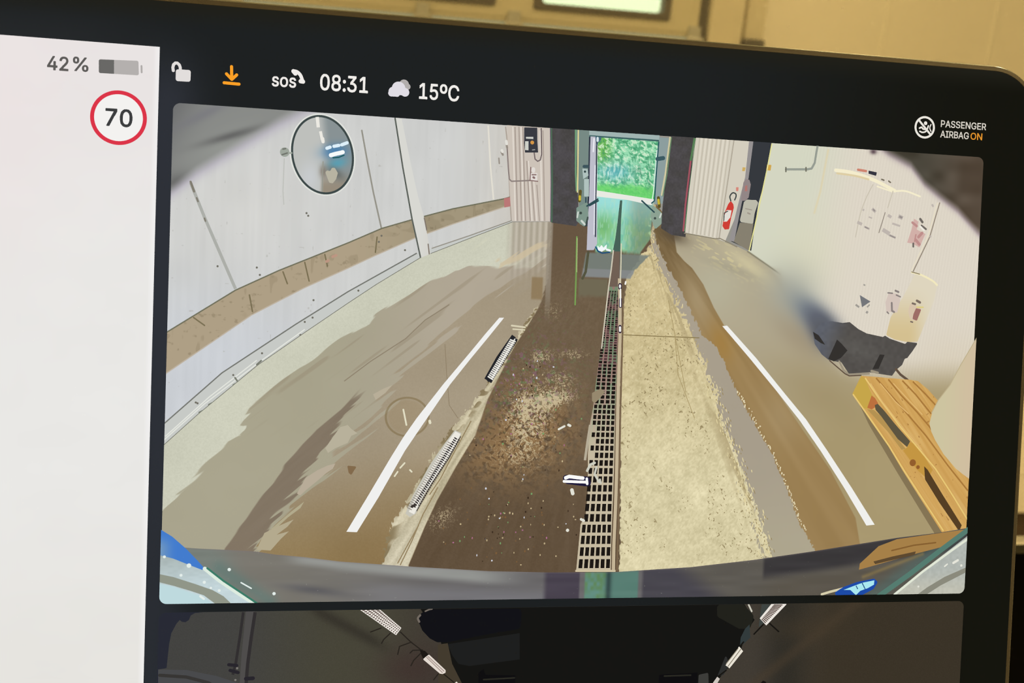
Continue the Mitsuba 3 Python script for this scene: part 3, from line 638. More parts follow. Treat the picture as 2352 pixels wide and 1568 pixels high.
MP = {'type': 'ref', 'id': 'main_picture'}
flo = poly([(-5.4, 928.6), (1638.3, 955.5), (1608.9, 445.7), (1384.2, 451.3), (1306.5, 426.8), (1226.7, 337.4), (1166.9, 257.2), (1097, 215.4), (1072.8, 206.2), (1027, 193), (963.8, 185), (927, 157.2), (899.2, 126.7), (785.5, 121.1), (752.8, 166.1), (695.1, 177.3), (622.6, 181.8)] + FLOORL[::-1][1:])
pic('floor', flo, MP, 'wet concrete floor with puddles')
pic('puddle', poly([(698.7, 181.3), (753.3, 178.5), (830.9, 128.6), (826.7, 173.2), (821, 225.4), (811.7, 313.9), (807.5, 381.3), (800.4, 440.5), (792.7, 528.4), (780.4, 630.9), (776.8, 756.4), (771.8, 849.2), (448.2, 836.5), (476.9, 760.5), (497.6, 712.4), (531.8, 647.6), (565.6, 588.3), (602.9, 485.6), (653.1, 384.6), (680.1, 336.3), (695.9, 285)]), MP, 'dark brown puddle beside the drain')
pic('right_wall', poly([(1133.8, -7.5), (1642, -13.3), (1672.6, 507.7), (1608.9, 445.7), (1384.2, 451.3), (1306.5, 426.8), (1226.7, 337.4), (1166.9, 257.2), (1097, 215.4)]), MP, 'pale wall on the right with a blurred foot')
pic('lens_hood', poly(HOODR + [(1630.5, -39.3), (1352.4, -21.5)]), MP, 'blurred dark camera housing in the upper right corner')

# far end: ribbed walls, curtains, doorway
def ribs(x0a, x0b, x1a, x1b, ya, yb, n, wd):
    o = []
    for k in range(n):
        t = (k + 0.5) / n
        o.append([(x0a + (x1a - x0a) * t, ya), (x0b + (x1b - x0b) * t, yb)])
    return o
pic('ribbed_wall', poly([(604.7, -2.3), (689.7, -3.9), (696.8, 176.4), (622.5, 180.1), (616.8, 140.2)]), (205, 195, 184), 'ribbed white wall left of the doorway')
pic('wall_rib', unary_union([stroke([(620.8, 2.3), (632.5, 178.8)], 2.6, 'flat'), stroke([(628.3, 1.8), (640.1, 178.4)], 2.4, 'flat'), stroke([(635.8, 1.3), (647.7, 178)], 2.6, 'flat'), stroke([(645.8, 64.6), (656.9, 177.6)], 2.4, 'flat'), stroke([(655, 84.6), (665.4, 177.1)], 2.4, 'flat'), stroke([(667, 108.6), (674.7, 176.7)], 2.2, 'flat'), stroke([(674.8, 5.3), (684.9, 176.2)], 2.4, 'flat')]), (172, 160, 150), 'grooves of the ribbed wall')
pic('wall_rib', unary_union([stroke([(616.6, 2.6), (628.3, 179)], 2.2, 'flat'), stroke([(632.5, 1.6), (644.3, 178.2)], 2.2, 'flat'), stroke([(649.2, 64.4), (660.3, 177.4)], 2.0, 'flat'), stroke([(659.4, 88.5), (669.6, 176.9)], 2.0, 'flat'), stroke([(669.7, 5.7), (679.8, 176.4)], 2.4, 'flat')]), (226, 218, 208))
pic('wall_pipe', stroke([(607.2, 42.4), (611.3, 83.1), (613.6, 101), (618, 104.8), (654.8, 101.1)], 2.6), (140, 128, 124), 'thin pipe on the ribbed wall')
pic('wall_pipe', unary_union([stroke([(671.3, 2.3), (674, 50.6), (671.9, 61.4), (666.9, 64.2), (661.7, 60.4), (659.6, 49)], 2.4)]), (116, 104, 104))
pic('wall_device', unary_union([stroke([(606.2, 38.4), (607.2, 42.4)], 4), stroke([(596.7, 51.3), (599.4, 56)], 4), stroke([(592.1, 63), (593.3, 72.7)], 2.6)]), (150, 142, 132), 'small grey switches')
pic('wall_device', unary_union([stroke([(605.1, 30.3), (606.1, 35.1)], 5), stroke([(597.4, 47.9), (598.3, 50.3)], 5)]), (226, 224, 216))
pic('control_box', poly([(638.4, 2), (663.6, 1.1), (664.5, 22.4), (667.1, 47.7), (641.9, 49.3), (639.5, 32.2)], 1), (56, 58, 66), 'dark control box on the ribbed wall')
pic('control_box_label', unary_union([poly([(642.4, 19.7), (656.7, 18.8), (656.9, 22.9), (642.6, 23)]), poly([(641.1, 28), (647.8, 27.6), (648.4, 44.8), (641.7, 44.4)])]), (206, 208, 200), 'white labels on the control box')
pic('control_box_lamp', Point((655, 29.6)).buffer(3.6), (212, 150, 70), 'orange lamp')
pic('control_box_label', stroke([(656, 43.5), (660.2, 42.8)], 2), (150, 152, 150))
pic('socket', unary_union([stroke([(659.1, 79.5), (659.2, 82.7)], 7), poly([(654.3, 87.1), (666.9, 86.4), (667.5, 101.2), (654.9, 101.9)])]), (226, 220, 214), 'white wall socket')
pic('socket', unary_union([stroke([(657, 90.3), (664.5, 89.8)], 2.4), stroke([(659.7, 95), (661.4, 95.8)], 4), stroke([(653.9, 76.5), (653.2, 101.2), (668.4, 102)], 2)]), (136, 110, 108))
def cur(x, y):
    c = mixc(C(70, 68, 67), C(79, 76, 80), noise(x / 11, y / 12)) + 0.03 * (noise(x / 2.8, y / 3.2, 2.0) - 0.5)
    return c
scene['curtain_picture'] = paint(cur)
CP = {'type': 'ref', 'id': 'curtain_picture'}
pic('dark_curtain', poly([(690.4, -8), (738.9, -8.8), (751.4, 174.5), (746.6, 183), (698.6, 178.8)]), CP, 'dark curtain left of the doorway')
pic('curtain_edge', stroke([(690.5, -3.9), (696.4, 102.8), (698.5, 178)], 3.4, 'flat'), (74, 104, 84), 'green edge line')
pic('curtain_edge', stroke([(688.4, -3.8), (693.9, 103), (696, 177.3)], 1.6, 'flat'), (120, 104, 120))
pic('door_jamb', poly([(738.9, -8.8), (768.1, -7.4), (770.7, 140.2), (762.1, 182.3), (753.3, 178.5)]), (118, 138, 132), 'grey green jamb left of the doorway')
pic('curtain_edge', stroke([(738.2, -5.4), (741.8, 83.7), (744.8, 116.7)], 3.2, 'flat'), (110, 158, 120))
pic('curtain_edge', stroke([(743.4, -3.3), (745.4, 66.9), (746.6, 119.1)], 2.6, 'flat'), (222, 212, 150), 'yellow edge line')
pic('door_beam', poly([(764.7, -7.1), (905.5, -9.7), (904.7, 11.3), (765.5, 13.5)]), (160, 180, 178), 'grey beam above the doorway')
pic('door_beam', stroke([(765.4, 10.2), (904.6, 10.4)], 3.2, 'flat'), (62, 100, 100))
def green(x, y):
    t = (y - (841.6, 11.1)[1]) / ((846.2, 119.4)[1] - (841.6, 11.1)[1])
    ux, uy = x + 3 * noise(x / 7, y / 7, 3.0), y + 3 * noise(x / 7, y / 7, 4.0)
    n1 = fbm(ux / 8.0, uy / 6.0, 1.0)
    n2 = fbm((ux * 0.8 + uy * 0.6) / 5.0, (uy * 0.8 - ux * 0.6) / 3.2, 2.0)
    c = mixc(C(84, 172, 124), C(150, 220, 176), smoothstep(0.32, 0.66, n1))
    c = mixc(c, C(104, 178, 72), smoothstep((821, 37.4)[0], (795, 39)[0], x) * smoothstep(0.6, 0.3, t) * 0.8)
    c = mixc(c, C(214, 238, 208), smoothstep(0.53, 0.70, n2) * 0.85)
    c = mixc(c, C(66, 146, 104), smoothstep(0.40, 0.26, n2) * 0.7)
    c = mixc(c, mixc(C(96, 180, 190), C(196, 232, 232), smoothstep(0.35, 0.7, noise(ux / 2.0, uy / 9, 5.0))), blob(x, y, (818.2, 75.1), 36, 18) * 0.85)
    c = mixc(c, C(104, 212, 104), smoothstep(0.76, 0.90, t + 0.12 * (n1 - 0.5)) * 0.85)
    return mixc(c, C(70, 134, 104), smoothstep(0.6, 0.8, noise(ux / 2.6, uy / 9, 7.0)) * blob(x, y, (879.3, 75.7), 22, 30) * 0.6)
scene['greenery_picture'] = paint(green)
pic('greenery', poly([(782.7, 11.6), (903.8, 12.2), (900.8, 124), (784.3, 114.5)]), {'type': 'ref', 'id': 'greenery_picture'}, 'bright green shrubs outside the doorway')
pic('door_post', poly([(768, 10.8), (781.8, 10.8), (785.2, 114.4), (789.3, 214.3), (782.9, 227.1), (769.1, 227.8), (768.7, 132)]), (190, 190, 202), 'pale post left of the doorway')
pic('door_post_edge', unary_union([stroke([(766.3, 11.8), (767.5, 82.2), (768.5, 127.8), (767.3, 182)], 3, 'flat'), stroke([(780.2, 15), (782.1, 81.3), (782.6, 114.6), (785.3, 202)], 2.4, 'flat')]), (52, 60, 74), 'dark edges of the post')
pic('door_post_edge', unary_union([stroke([(775, 13.7), (774.4, 40.3)], 3, 'flat'), stroke([(779.3, 64.9), (782.6, 197.9)], 2.2, 'flat')]), (232, 232, 240))
pic('door_bracket', unary_union([poly([(777.4, 10.2), (789.6, 11.1), (788.9, 16.1), (784.8, 20.6), (778.7, 20.1)]), stroke([(783, 20.7), (780.7, 26.6)], 2)]), (70, 104, 124), 'bracket in the upper corner')
pic('door_bracket', stroke([(781.9, 13.3), (782.1, 18.2)], 4.6), (214, 228, 230))
pic('door_motor', unary_union([stroke([(757.5, 68.7), (764.3, 68.3)], 6), stroke([(763.3, 128.1), (763.8, 140.6)], 3)]), (60, 84, 92), 'small motor on the left jamb')
pic('door_motor', unary_union([poly([(754.2, 73), (764.5, 73.2), (766.8, 85.6), (756.7, 92.8)]), poly([(758.4, 92.7), (767.9, 92.1), (769.2, 125.3), (759.8, 125.8)])]), (176, 194, 190))
pic('door_motor', Point((759.6, 78.5)).buffer(2.2), (52, 72, 72))
pic('threshold', poly([(784.3, 112.8), (901.7, 124), (894.2, 135.3), (846.6, 127.8), (783.9, 124.5)]), (232, 234, 226), 'bright threshold of the doorway')
pic('door_jamb', poly([(904.4, 3.8), (927.3, 4), (917, 130.8), (899.4, 133.4), (902, 91.2)]), (140, 158, 158), 'grey jamb right of the doorway')
pic('door_post_edge', stroke([(903.8, 12.2), (901.8, 66), (900, 126.6), (894.1, 132)], 2.6, 'flat'), (44, 88, 96))
pic('door_post_edge', stroke([(901, 28.3), (897.5, 108.2), (895.5, 123.5)], 2.0, 'flat'), (214, 236, 224))
pic('door_motor', stroke([(902.7, 45.8), (914, 43.4)], 8), (58, 90, 98), 'small motor on the right jamb')
pic('dark_curtain', poly([(928.4, -11.2), (976.4, -10.1), (966, 193.4), (937.3, 190.5), (915.6, 178.9), (917.1, 132.4)]), CP, 'dark curtain right of the doorway')
pic('curtain_edge', stroke([(926.3, 1.5), (919.8, 73.3), (913.7, 115.8)], 3.4, 'flat'), (206, 200, 160))
pic('curtain_edge', stroke([(929, 2.2), (923.3, 73.1), (916.4, 117.3)], 1.8, 'flat'), (104, 140, 104))
pic('curtain_edge', stroke([(976, 0.8), (970, 45.1)], 4, 'flat'), (86, 128, 84), 'red and green edge line')
pic('curtain_edge', stroke([(970, 45.1), (963.1, 130), (961, 182.6)], 3.4, 'flat'), (162, 84, 96))
pic('curtain_edge', stroke([(978.8, 2.4), (968.1, 121.3), (963.7, 182.5)], 2, 'flat'), (104, 140, 100))
pic('bollard', unary_union([stroke([(751.7, 116.3), (750.7, 134.6)], 6), stroke([(907.7, 120.3), (910.2, 137)], 6)]), (92, 84, 40), 'yellow and black bollards beside the doorway')
pic('bollard', unary_union([stroke([(751.2, 126.3), (751.4, 132.1)], 4.6), stroke([(907.9, 124.5), (909.1, 131.2)], 4.6)]), (202, 182, 58))
pic('door_foot', poly([(745.2, 148.2), (767.1, 135.4), (770.2, 169.4), (762.2, 183.9), (746.2, 173.1)], 3), (126, 150, 138), 'grey plates at the foot of the jambs')
pic('door_foot', poly([(895.9, 133.6), (916, 149.3), (916.1, 170.4), (903.3, 182), (893.5, 158.9)], 3), (140, 162, 146))
pic('door_foot', unary_union([Point((754.2, 157.7)).buffer(2.6), Point((902.4, 160.2)).buffer(2.4), stroke([(768.3, 165.3), (764.7, 182.1)], 3)]), (62, 76, 72))
pic('door_foot', unary_union([stroke([(756.5, 172.6), (762.8, 178.9)], 4), stroke([(749, 156.3), (747.7, 166.3)], 3), stroke([(914.3, 151.1), (912, 158)], 3)]), (206, 214, 206))
pic('door_foot', strokes([[(765.7, 143.8), (786.7, 129.4)], [(770.8, 142.7), (787.7, 132.6)], [(874.6, 128), (900.1, 148.5)]], 3, 'round'), (44, 76, 82))
pic('drain_line', poly([(830.9, 129.5), (835.3, 129.2), (834.4, 171.1), (834.9, 203), (835.8, 245.7), (835.3, 296.2), (815.3, 297), (821, 225.4), (824.5, 203.5), (827.5, 173.2)]), (70, 98, 88), 'dark slot of the drain leading to the doorway')
pic('drain_line', poly([(822, 227.9), (835.1, 227.3), (836.2, 296.1), (815.3, 297)]), (112, 96, 84))
pic('reflection', unary_union([poly([(788.4, 212.7), (793.1, 222.5), (798.1, 216.4), (801.8, 222.1), (808.4, 213.4), (807.9, 223.5), (798.6, 229.8), (790.7, 226.8)], 1), stroke([(808.8, 225.1), (815, 226.5)], 4)]), (244, 248, 250), 'white glare in the water')
pic('reflection', strokes([[(786.1, 221.1), (791.7, 229.3), (799.6, 232.2), (814.3, 229.9)]], 2.6, 'round'), (30, 78, 122))
pic('reflection', stroke([(748.3, 203.7), (749.3, 249.5), (749.8, 282.8), (750.1, 333)], 3.2), (118, 156, 84), 'green streak reflected in the water')
pic('reflection', stroke([(749.3, 206.2), (751, 270.3)], 1.4), (176, 196, 130))
pic('reflection', stroke([(771.9, 231.8), (768.2, 269.6), (762.7, 282.3)], 5), (84, 84, 64))

# right doorway
pic('ribbed_wall', poly([(979.2, -7.8), (1091.9, -6.6), (1086.9, 80.7), (1069.8, 141.4), (1047.1, 198.9), (1027, 193), (964.7, 185), (969.1, 104.3)]), (212, 206, 190), 'ribbed white wall right of the doorway')
pic('wall_rib', strokes([[(985.8, 0.2), (971.9, 186.3)], [(994.7, -0.4), (980, 186.8)], [(1003.6, -0.9), (988, 187.2)], [(1012.6, -1.5), (996.1, 187.7)], [(1021.5, -2.1), (1004.2, 188.1)], [(1030.5, -2.6), (1013.3, 189.4)], [(1039.5, -3.2), (1021.4, 190.7)], [(1048.5, -3.8), (1029.7, 192.9)]], 2.0), (194, 186, 169))
pic('wall_rib', strokes([[(990.3, -0.1), (975.5, 186.1)], [(999.2, -0.6), (983.5, 186.6)], [(1008.1, -1.2), (991.6, 187)], [(1017.1, -1.8), (999.7, 187.5)], [(1026, -2.4), (1008.7, 188.8)], [(1035, -2.9), (1016.9, 190.1)], [(1044, -3.5), (1025.1, 191.4)]], 2.2), (225, 218, 202))
pic('wall_rib', stroke([(1056.7, -2.6), (1034.3, 196.1)], 2.6, 'flat'), (178, 170, 154))
pic('wall_rib', stroke([(962.1, 185.9), (1027, 193.9), (1036, 192.6), (1072.9, 208)], 2, 'flat'), (140, 132, 112))
pic('dark_doorway', poly([(1091.9, -6.6), (1135.7, -6), (1125.6, 69.9), (1112.6, 122.1), (1102.4, 214.3), (1059.7, 197.4), (1069.8, 141.4), (1086.9, 80.7)]), (52, 56, 62), 'open dark doorway on the right')
pic('doorway_frame', poly([(1088.2, -6.3), (1097.3, -6.9), (1090.1, 72), (1078, 122.2), (1066.1, 198), (1056, 195.9), (1069.3, 131.2), (1082.8, 70.7)]), (150, 146, 146), 'grey frame of the dark doorway')
pic('doorway_floor', poly([(1076.1, 159.9), (1104.4, 160.2), (1098.7, 214.5), (1065.2, 198)]), (134, 128, 112), 'grey floor in the doorway')
pic('canister', poly([(1079.7, 81.1), (1084.8, 74), (1092.1, 75.3), (1095.3, 84.5), (1092, 110.3), (1085, 116.7), (1075.9, 117.2)], 3), (146, 134, 134), 'grey canister behind in the doorway')
pic('canister_label', poly([(1083.6, 87.7), (1088.1, 85.8), (1088.6, 97.7), (1083.2, 98)]), (176, 118, 112))
pic('canister', poly([(1088.5, 113.9), (1097.6, 114.3), (1107.6, 113.8), (1112.4, 118.6), (1106.1, 139.5), (1103.5, 161.1), (1077.9, 158.9), (1075.9, 154.8), (1080.3, 132.3), (1082.4, 119.4)], 3), (188, 186, 170), 'white canister standing in the doorway')
pic('canister_label', unary_union([stroke([(1086.6, 132), (1099.5, 133.9)], 2), stroke([(1091.6, 140.3), (1096.2, 141.8)], 3)]), (160, 152, 140))
pic('fire_extinguisher', poly([(1050, 125.4), (1055.1, 118.3), (1060.8, 124.8), (1062.1, 131.6), (1057.5, 150.6), (1054.1, 173.8), (1045.1, 175.1), (1040.3, 168.5), (1042.9, 147.1), (1046, 135.8)], 2), (206, 62, 54), 'red fire extinguisher at the ribbed wall')
pic('extinguisher_label', poly([(1047.8, 136.6), (1057.8, 136.9), (1055.7, 150.7), (1048.9, 159.5), (1042.6, 159.9), (1043.7, 146.2)]), (226, 222, 214), 'white label')
pic('extinguisher_hose', unary_union([stroke(smooth_line([(1055.1, 118.3), (1052.9, 109.9), (1058, 102.8), (1064.4, 104.1), (1065.6, 109.2), (1063.2, 116.1)]), 2.6), stroke([(1042.5, 157.3), (1042.7, 142.8), (1049.7, 139)], 1.8)]), (66, 72, 70), 'black hose and handle')
pic('extinguisher_sign', poly([(1064.7, 91.3), (1070.1, 91), (1069.6, 98.7), (1065.1, 99)], 1), (214, 134, 120), 'small red sign above')
pic('door_hinge', poly([(1127.1, 43.3), (1136.3, 43.6), (1135, 54.8), (1125.8, 54.5)], 1), (208, 166, 76), 'yellow hinge plates at the doorway')
pic('door_hinge', poly([(1076.4, 51.5), (1082.8, 51.9), (1081.3, 58.8), (1075.9, 59.2)]), (206, 172, 96))
pic('door_edge', stroke([(1135.2, 1.8), (1127.6, 52.7), (1115.3, 121.9), (1107.4, 165.2), (1097.8, 214.5)], 2.4, 'flat'), (226, 222, 150), 'yellowish edge of the right wall')
pic('door_handle', stroke([(1167, 50.4), (1212.2, 47.7), (1221.4, 45.5), (1227.3, 33.9), (1229.9, 12.2), (1232, -1.8)], 4.4), (150, 156, 146), 'grey pipe on the right wall')
pic('door_handle', unary_union([stroke([(1166.8, 47), (1167.2, 54.7)], 3), stroke([(1209.2, 44.5), (1209.6, 51.3)], 3)]), (112, 112, 98))
pic('wall_line', stroke([(1254.8, 6.3), (1242.2, 89.2), (1231.4, 133.1)], 4), (220, 210, 176), 'faint upright edge on the right wall')

# stacked containers
pic('container_rim', unary_union([stroke(smooth_line([(1272.8, 45.9), (1301.1, 47.7), (1329.7, 53), (1363.5, 63.3), (1402.7, 79.5)]), 7), stroke(smooth_line([(1402.7, 80.3), (1426.7, 79), (1459, 87.8)]), 3.6), stroke([(1364.1, 72.9), (1397, 81.5)], 3)]), (244, 236, 204), 'pale upper edge of the container stack')
pic('container_rim', stroke(smooth_line([(1275.9, 51.8), (1315.6, 54.7), (1344.3, 60)]), 4), (222, 206, 164))
pic('container_edge', strokes([smooth_line([(1354.4, 69.9), (1341.5, 96.8), (1330.8, 127.9), (1322, 176.4)]), [(1384, 125.2), (1371.8, 165.3)], [(1398.9, 80.5), (1389.2, 114.4)]], 2, 'round'), (202, 194, 176), 'edges between the stacked containers')
pic('container_edge', stroke([(1384, 124.3), (1372.8, 165.2)], 1.8), (150, 140, 130))
pic('container_edge', stroke([(1503.3, 97.8), (1484.9, 168.6), (1451.9, 240.1)], 2.4, 'flat'), (150, 138, 122), 'dark joint on the right wall')
pic('container_edge', stroke([(1498.5, 98), (1480.9, 167.1), (1447.9, 238.4)], 2, 'flat'), (232, 222, 196))
pic('stored_item', unary_union([stroke([(1320.6, 42.2), (1337.8, 43.8)], 5)]), (206, 132, 112), 'small red and dark things on top of the stack')
pic('stored_item', poly([(1343.4, 42.6), (1361.6, 45), (1360.1, 52.1), (1343.7, 48.7)]), (52, 52, 64))
pic('stored_item', unary_union([stroke([(1372.8, 58.4), (1377.7, 59.8)], 3), stroke([(1388.3, 61), (1392.2, 63.4)], 3)]), (120, 112, 96))
def labels_at(pairs):
    return unary_union([stroke(l, wd, 'flat') for l, wd in pairs])
pic('container_body', poly([(1456, 245.2), (1469.7, 246.4), (1494.5, 255.1), (1506.9, 266.2), (1501.7, 296.7), (1484.7, 341.8), (1469.4, 382.3), (1448.1, 383.9), (1418.8, 379.4), (1399.1, 371.2), (1406.8, 335.5), (1433.3, 290.4)], 4), paint(lambda x, y: mixc(C(222, 213, 190), C(212, 192, 144), smoothstep((1451.2, 263.1)[1], (1457.3, 373.8)[1], y) * smoothstep((1502.2, 305.6)[0], (1445.9, 343.1)[0], x))), 'cream container at the right end of the lower row')
pic('container_print', labels_at([([(1355, 117.9), (1363, 124.5)], 6), ([(1348.3, 134.9), (1356, 137.1)], 3), ([(1334.2, 120.8), (1338.1, 122.3)], 4), ([(1324.2, 146.6), (1334.8, 150.4)], 6), ([(1339.8, 154.6), (1351.5, 159.2)], 4), ([(1413.1, 129.8), (1422.9, 133.7)], 8), ([(1400.5, 145.4), (1418, 149.8)], 4), ([(1380.1, 158.7), (1395.8, 166.7)], 8), ([(1394, 168.6), (1409.7, 174)], 4.4), ([(1390, 129.3), (1397.9, 133.2)], 6), ([(1486, 102.2), (1489.2, 107.4)], 4), ([(1484.8, 166.9), (1487.8, 168.5)], 4)]), (190, 181, 173), 'grey printing on the containers')
pic('container_print', labels_at([([(1340.8, 155.4), (1349.5, 158.5)], 2.6), ([(1396, 169.4), (1408.7, 174)], 2.8), ([(1415, 130.6), (1421.9, 132.9)], 4), ([(1357, 118.7), (1361, 122.9)], 3)]), (152, 144, 140))
pic('container_label', poly([(1448, 133.3), (1458, 139), (1455, 155), (1474.8, 162.9), (1462.8, 190.9), (1446.9, 183.7), (1435.2, 182.5), (1443.4, 155.6)]), (210, 176, 168), 'reddish paper label on the upper container')
pic('container_label', unary_union([stroke([(1453.6, 165.7), (1451.5, 179.1)], 3), stroke([(1444.6, 141.4), (1454.6, 148)], 5), stroke([(1459.7, 169.8), (1467, 161.5)], 6), stroke([(1454.2, 176.3), (1462.4, 184.7)], 6)]), (190, 142, 138))
pic('container_label', unary_union([stroke([(1461.5, 133.5), (1466.7, 139.5)], 5), stroke([(1465.2, 146.6), (1475.2, 153.2)], 4), stroke([(1448.8, 183.6), (1449.1, 189.8)], 4)]), (112, 106, 100))
pic('container_label', stroke([(1462.4, 148.5), (1470.5, 155.2)], 4), (238, 234, 224))
pic('warning_triangle', poly([(1337, 292.2), (1361.1, 304.5), (1343.1, 316.6)]), (116, 118, 122), 'grey triangle mark on the lower container')
pic('container_print', labels_at([([(1329, 311.9), (1336.9, 316.8)], 4), ([(1354, 316.2), (1359.5, 310.8)], 3), ([(1352.6, 325.1), (1356.5, 327.6)], 5), ([(1344, 270.9), (1347.9, 272.5)], 3)]), (160, 156, 148))
pic('container_label', poly([(1400.2, 284.5), (1421.6, 287.3), (1426.1, 299.5), (1420.7, 324.5), (1396.6, 323.5), (1393.7, 305.1)], 1), (212, 196, 186), 'pinkish label on the lower container')
pic('container_label', unary_union([stroke([(1407.6, 305.5), (1409, 321.3), (1413.9, 323.8)], 4.0), stroke([(1414.5, 280.5), (1421.3, 282.9)], 4), stroke([(1398.4, 285.5), (1408, 286)], 3), stroke([(1416.9, 289.2), (1425.7, 292.4)], 3), stroke([(1398.5, 324.3), (1401.6, 326.9)], 3)]), (138, 129, 126))
pic('container_label', poly([(1448.6, 304.8), (1473.4, 313.7), (1470.1, 324.5), (1459.3, 340.9), (1449.4, 335.9), (1444.7, 320.9)], 1), (216, 196, 172), 'label with a red field')
pic('container_label', poly([(1461.8, 314.1), (1473.6, 316.4), (1465.1, 339.8), (1455.2, 336.6), (1456.6, 326.7)], 2), (158, 108, 102))
pic('container_label', unary_union([stroke([(1462.9, 299), (1469.9, 302.3)], 5), stroke([(1453.5, 304.7), (1459.4, 306.2)], 4), stroke([(1451.6, 342), (1455.6, 342.8)], 3)]), (122, 108, 98))
pic('container_label', stroke([(1463.6, 312.3), (1477.2, 311.8)], 3), (220, 206, 130))
pic('container_rim', stroke(smooth_line([(1448.1, 242), (1469.7, 246.4), (1494.6, 256.9), (1505.9, 265.4)]), 4), (242, 232, 190))
pic('container_edge', stroke(smooth_line([(1448.1, 241.1), (1465.7, 244.8)]), 2), (140, 128, 104))

# black plastic tray under the containers
def tray_paint(x, y):
    c = mixc(C(92, 96, 106), C(82, 79, 76), smoothstep((1241.3, 349.9)[0], (1307.2, 347.7)[0], x + 0.3 * (y - 420)))
    return mixc(c, C(96, 94, 90), blob(x, y, (1333.6, 399.7), 60, 18, 20) * 0.6) + 0.03 * (noise(x / 7, y / 6) - 0.5)
tray = poly([(1255.5, 351.2), (1278.8, 346.9), (1302.5, 349.6), (1317.6, 347.4), (1337.3, 360.8), (1355.9, 369), (1391.6, 375), (1396.3, 372.2), (1407.2, 378), (1441.5, 387.6), (1446.1, 383), (1469.5, 385), (1458.8, 401.3), (1447.9, 415.9), (1442.2, 417.8), (1437.1, 430.4), (1425, 440.5), (1416, 453.2), (1384.1, 449.5), (1366.7, 447.3), (1321.1, 451.1), (1303.8, 428.7), (1295.2, 428), (1275.2, 424.2), (1260.5, 414), (1244.5, 393.5), (1239.6, 371.8)], 2)
scene['tray_picture'] = paint(tray_paint)
pic('plastic_tray', tray, {'type': 'ref', 'id': 'tray_picture'}, 'black plastic tray under the containers')
pic('tray_recess', unary_union([poly([(1292, 383.3), (1302.8, 391.8), (1315.8, 404.6), (1302.4, 419.9), (1287.6, 427.3), (1275.1, 422.4), (1284.4, 401.1)]), poly([(1239.5, 369.2), (1252, 375.8), (1267.1, 394.6), (1257.5, 391.4), (1243.9, 383)]), poly([(1386.8, 410.5), (1397.4, 411.1), (1385.5, 439.7), (1372.1, 441)])]), (50, 48, 46), 'dark hollows in the tray')
pic('tray_foot', unary_union([stroke([(1299, 427), (1309.3, 444.3), (1321.2, 452.9), (1364.9, 450)], 4), stroke([(1370.4, 444.6), (1384, 447.8)], 5)]), (156, 146, 126), 'pale feet under the tray')
pic('tray_foot', unary_union([stroke([(1278.1, 425.8), (1312.5, 451.3), (1322.3, 455.5), (1347.9, 454)], 2.4), stroke([(1424, 439.6), (1434.3, 450.1), (1450.3, 460.3)], 5)]), (96, 80, 66))

# wooden pallet and white drum
def wood(x, y):
    a = x * 0.6 + y * 0.8
    b = x * 0.8 - y * 0.6
    n1 = noise(b / 2.6, a / 120)
    c = mixc(C(212, 168, 96), C(202, 156, 84), n1)
    c = mixc(c, C(222, 184, 116), smoothstep(0.5, 0.9, noise(b / 6, a / 90, 3.0)) * 0.5)
    return mixc(c, C(140, 92, 44), smoothstep(0.93, 0.97, noise(b / 6, a / 7, 5.0)) * 0.5)
scene['wood_picture'] = paint(wood)
WP = {'type': 'ref', 'id': 'wood_picture'}
pic('pallet_shadow', poly([(1332.4, 486.1), (1377.7, 547.2), (1415, 596.5), (1450.7, 646.2), (1548.1, 773.9), (1528.4, 775.7), (1438.3, 650.8), (1370.4, 553.6)]), (132, 116, 84), 'shadow along the pallet')
pal = poly([(1347.9, 454.8), (1376.7, 455.9), (1408.6, 457.8), (1456.2, 460.2), (1473.8, 462.5), (1497.2, 478.9), (1521, 501.7), (1636.2, 571.9), (1648.4, 781.4), (1545.1, 773.9), (1449.7, 646.2), (1415, 596.5), (1375.9, 549), (1330.8, 491.5)])
pic('wooden_pallet', pal, WP, 'new wooden pallet lying in the right corner')
pic('pallet_block', poly([(1347.9, 454.8), (1356.8, 459.9), (1373.9, 493.2), (1378.9, 497.5), (1368.6, 520.8), (1357.2, 521), (1330.8, 491.5)]), (198, 166, 74), 'yellowish end block of the pallet')
pic('pallet_block', poly([(1373, 494.1), (1380.9, 499.2), (1388.2, 509.7), (1383.8, 516.9), (1374.5, 522.4), (1364.7, 519.1)]), (188, 112, 62), 'orange inner block')
pic('pallet_block', poly([(1463.1, 587), (1479.1, 593.9), (1517.1, 643.9), (1506.4, 663.8), (1481.8, 644.2), (1448.5, 605.1), (1457.8, 597.8)]), (196, 150, 66))
pic('pallet_block', unary_union([Point((1471.3, 629.9)).buffer(7), Point((1483.5, 638.8)).buffer(4)]), (146, 92, 44))
pic('pallet_board', poly([(1364.9, 522.6), (1379.3, 523.2), (1396.4, 536.2), (1435.6, 582), (1454.1, 601.4), (1444.5, 603.3), (1413.5, 568)]), (180, 146, 82), 'boards seen through the pallet opening')
pic('pallet_gap', poly([(1380.7, 513.4), (1387.3, 510.6), (1401.5, 523.7), (1428.1, 551.7), (1463, 586.1), (1456.8, 597.8), (1435.6, 582), (1396.4, 536.2), (1383.2, 523.2)]), (92, 84, 64), 'dark openings of the pallet')
pic('pallet_gap', poly([(1497.1, 636.8), (1505.3, 644), (1543.8, 697.9), (1588.9, 758.6), (1583.7, 771.3), (1534.6, 710.6), (1500.5, 663.8)]), (84, 62, 36))
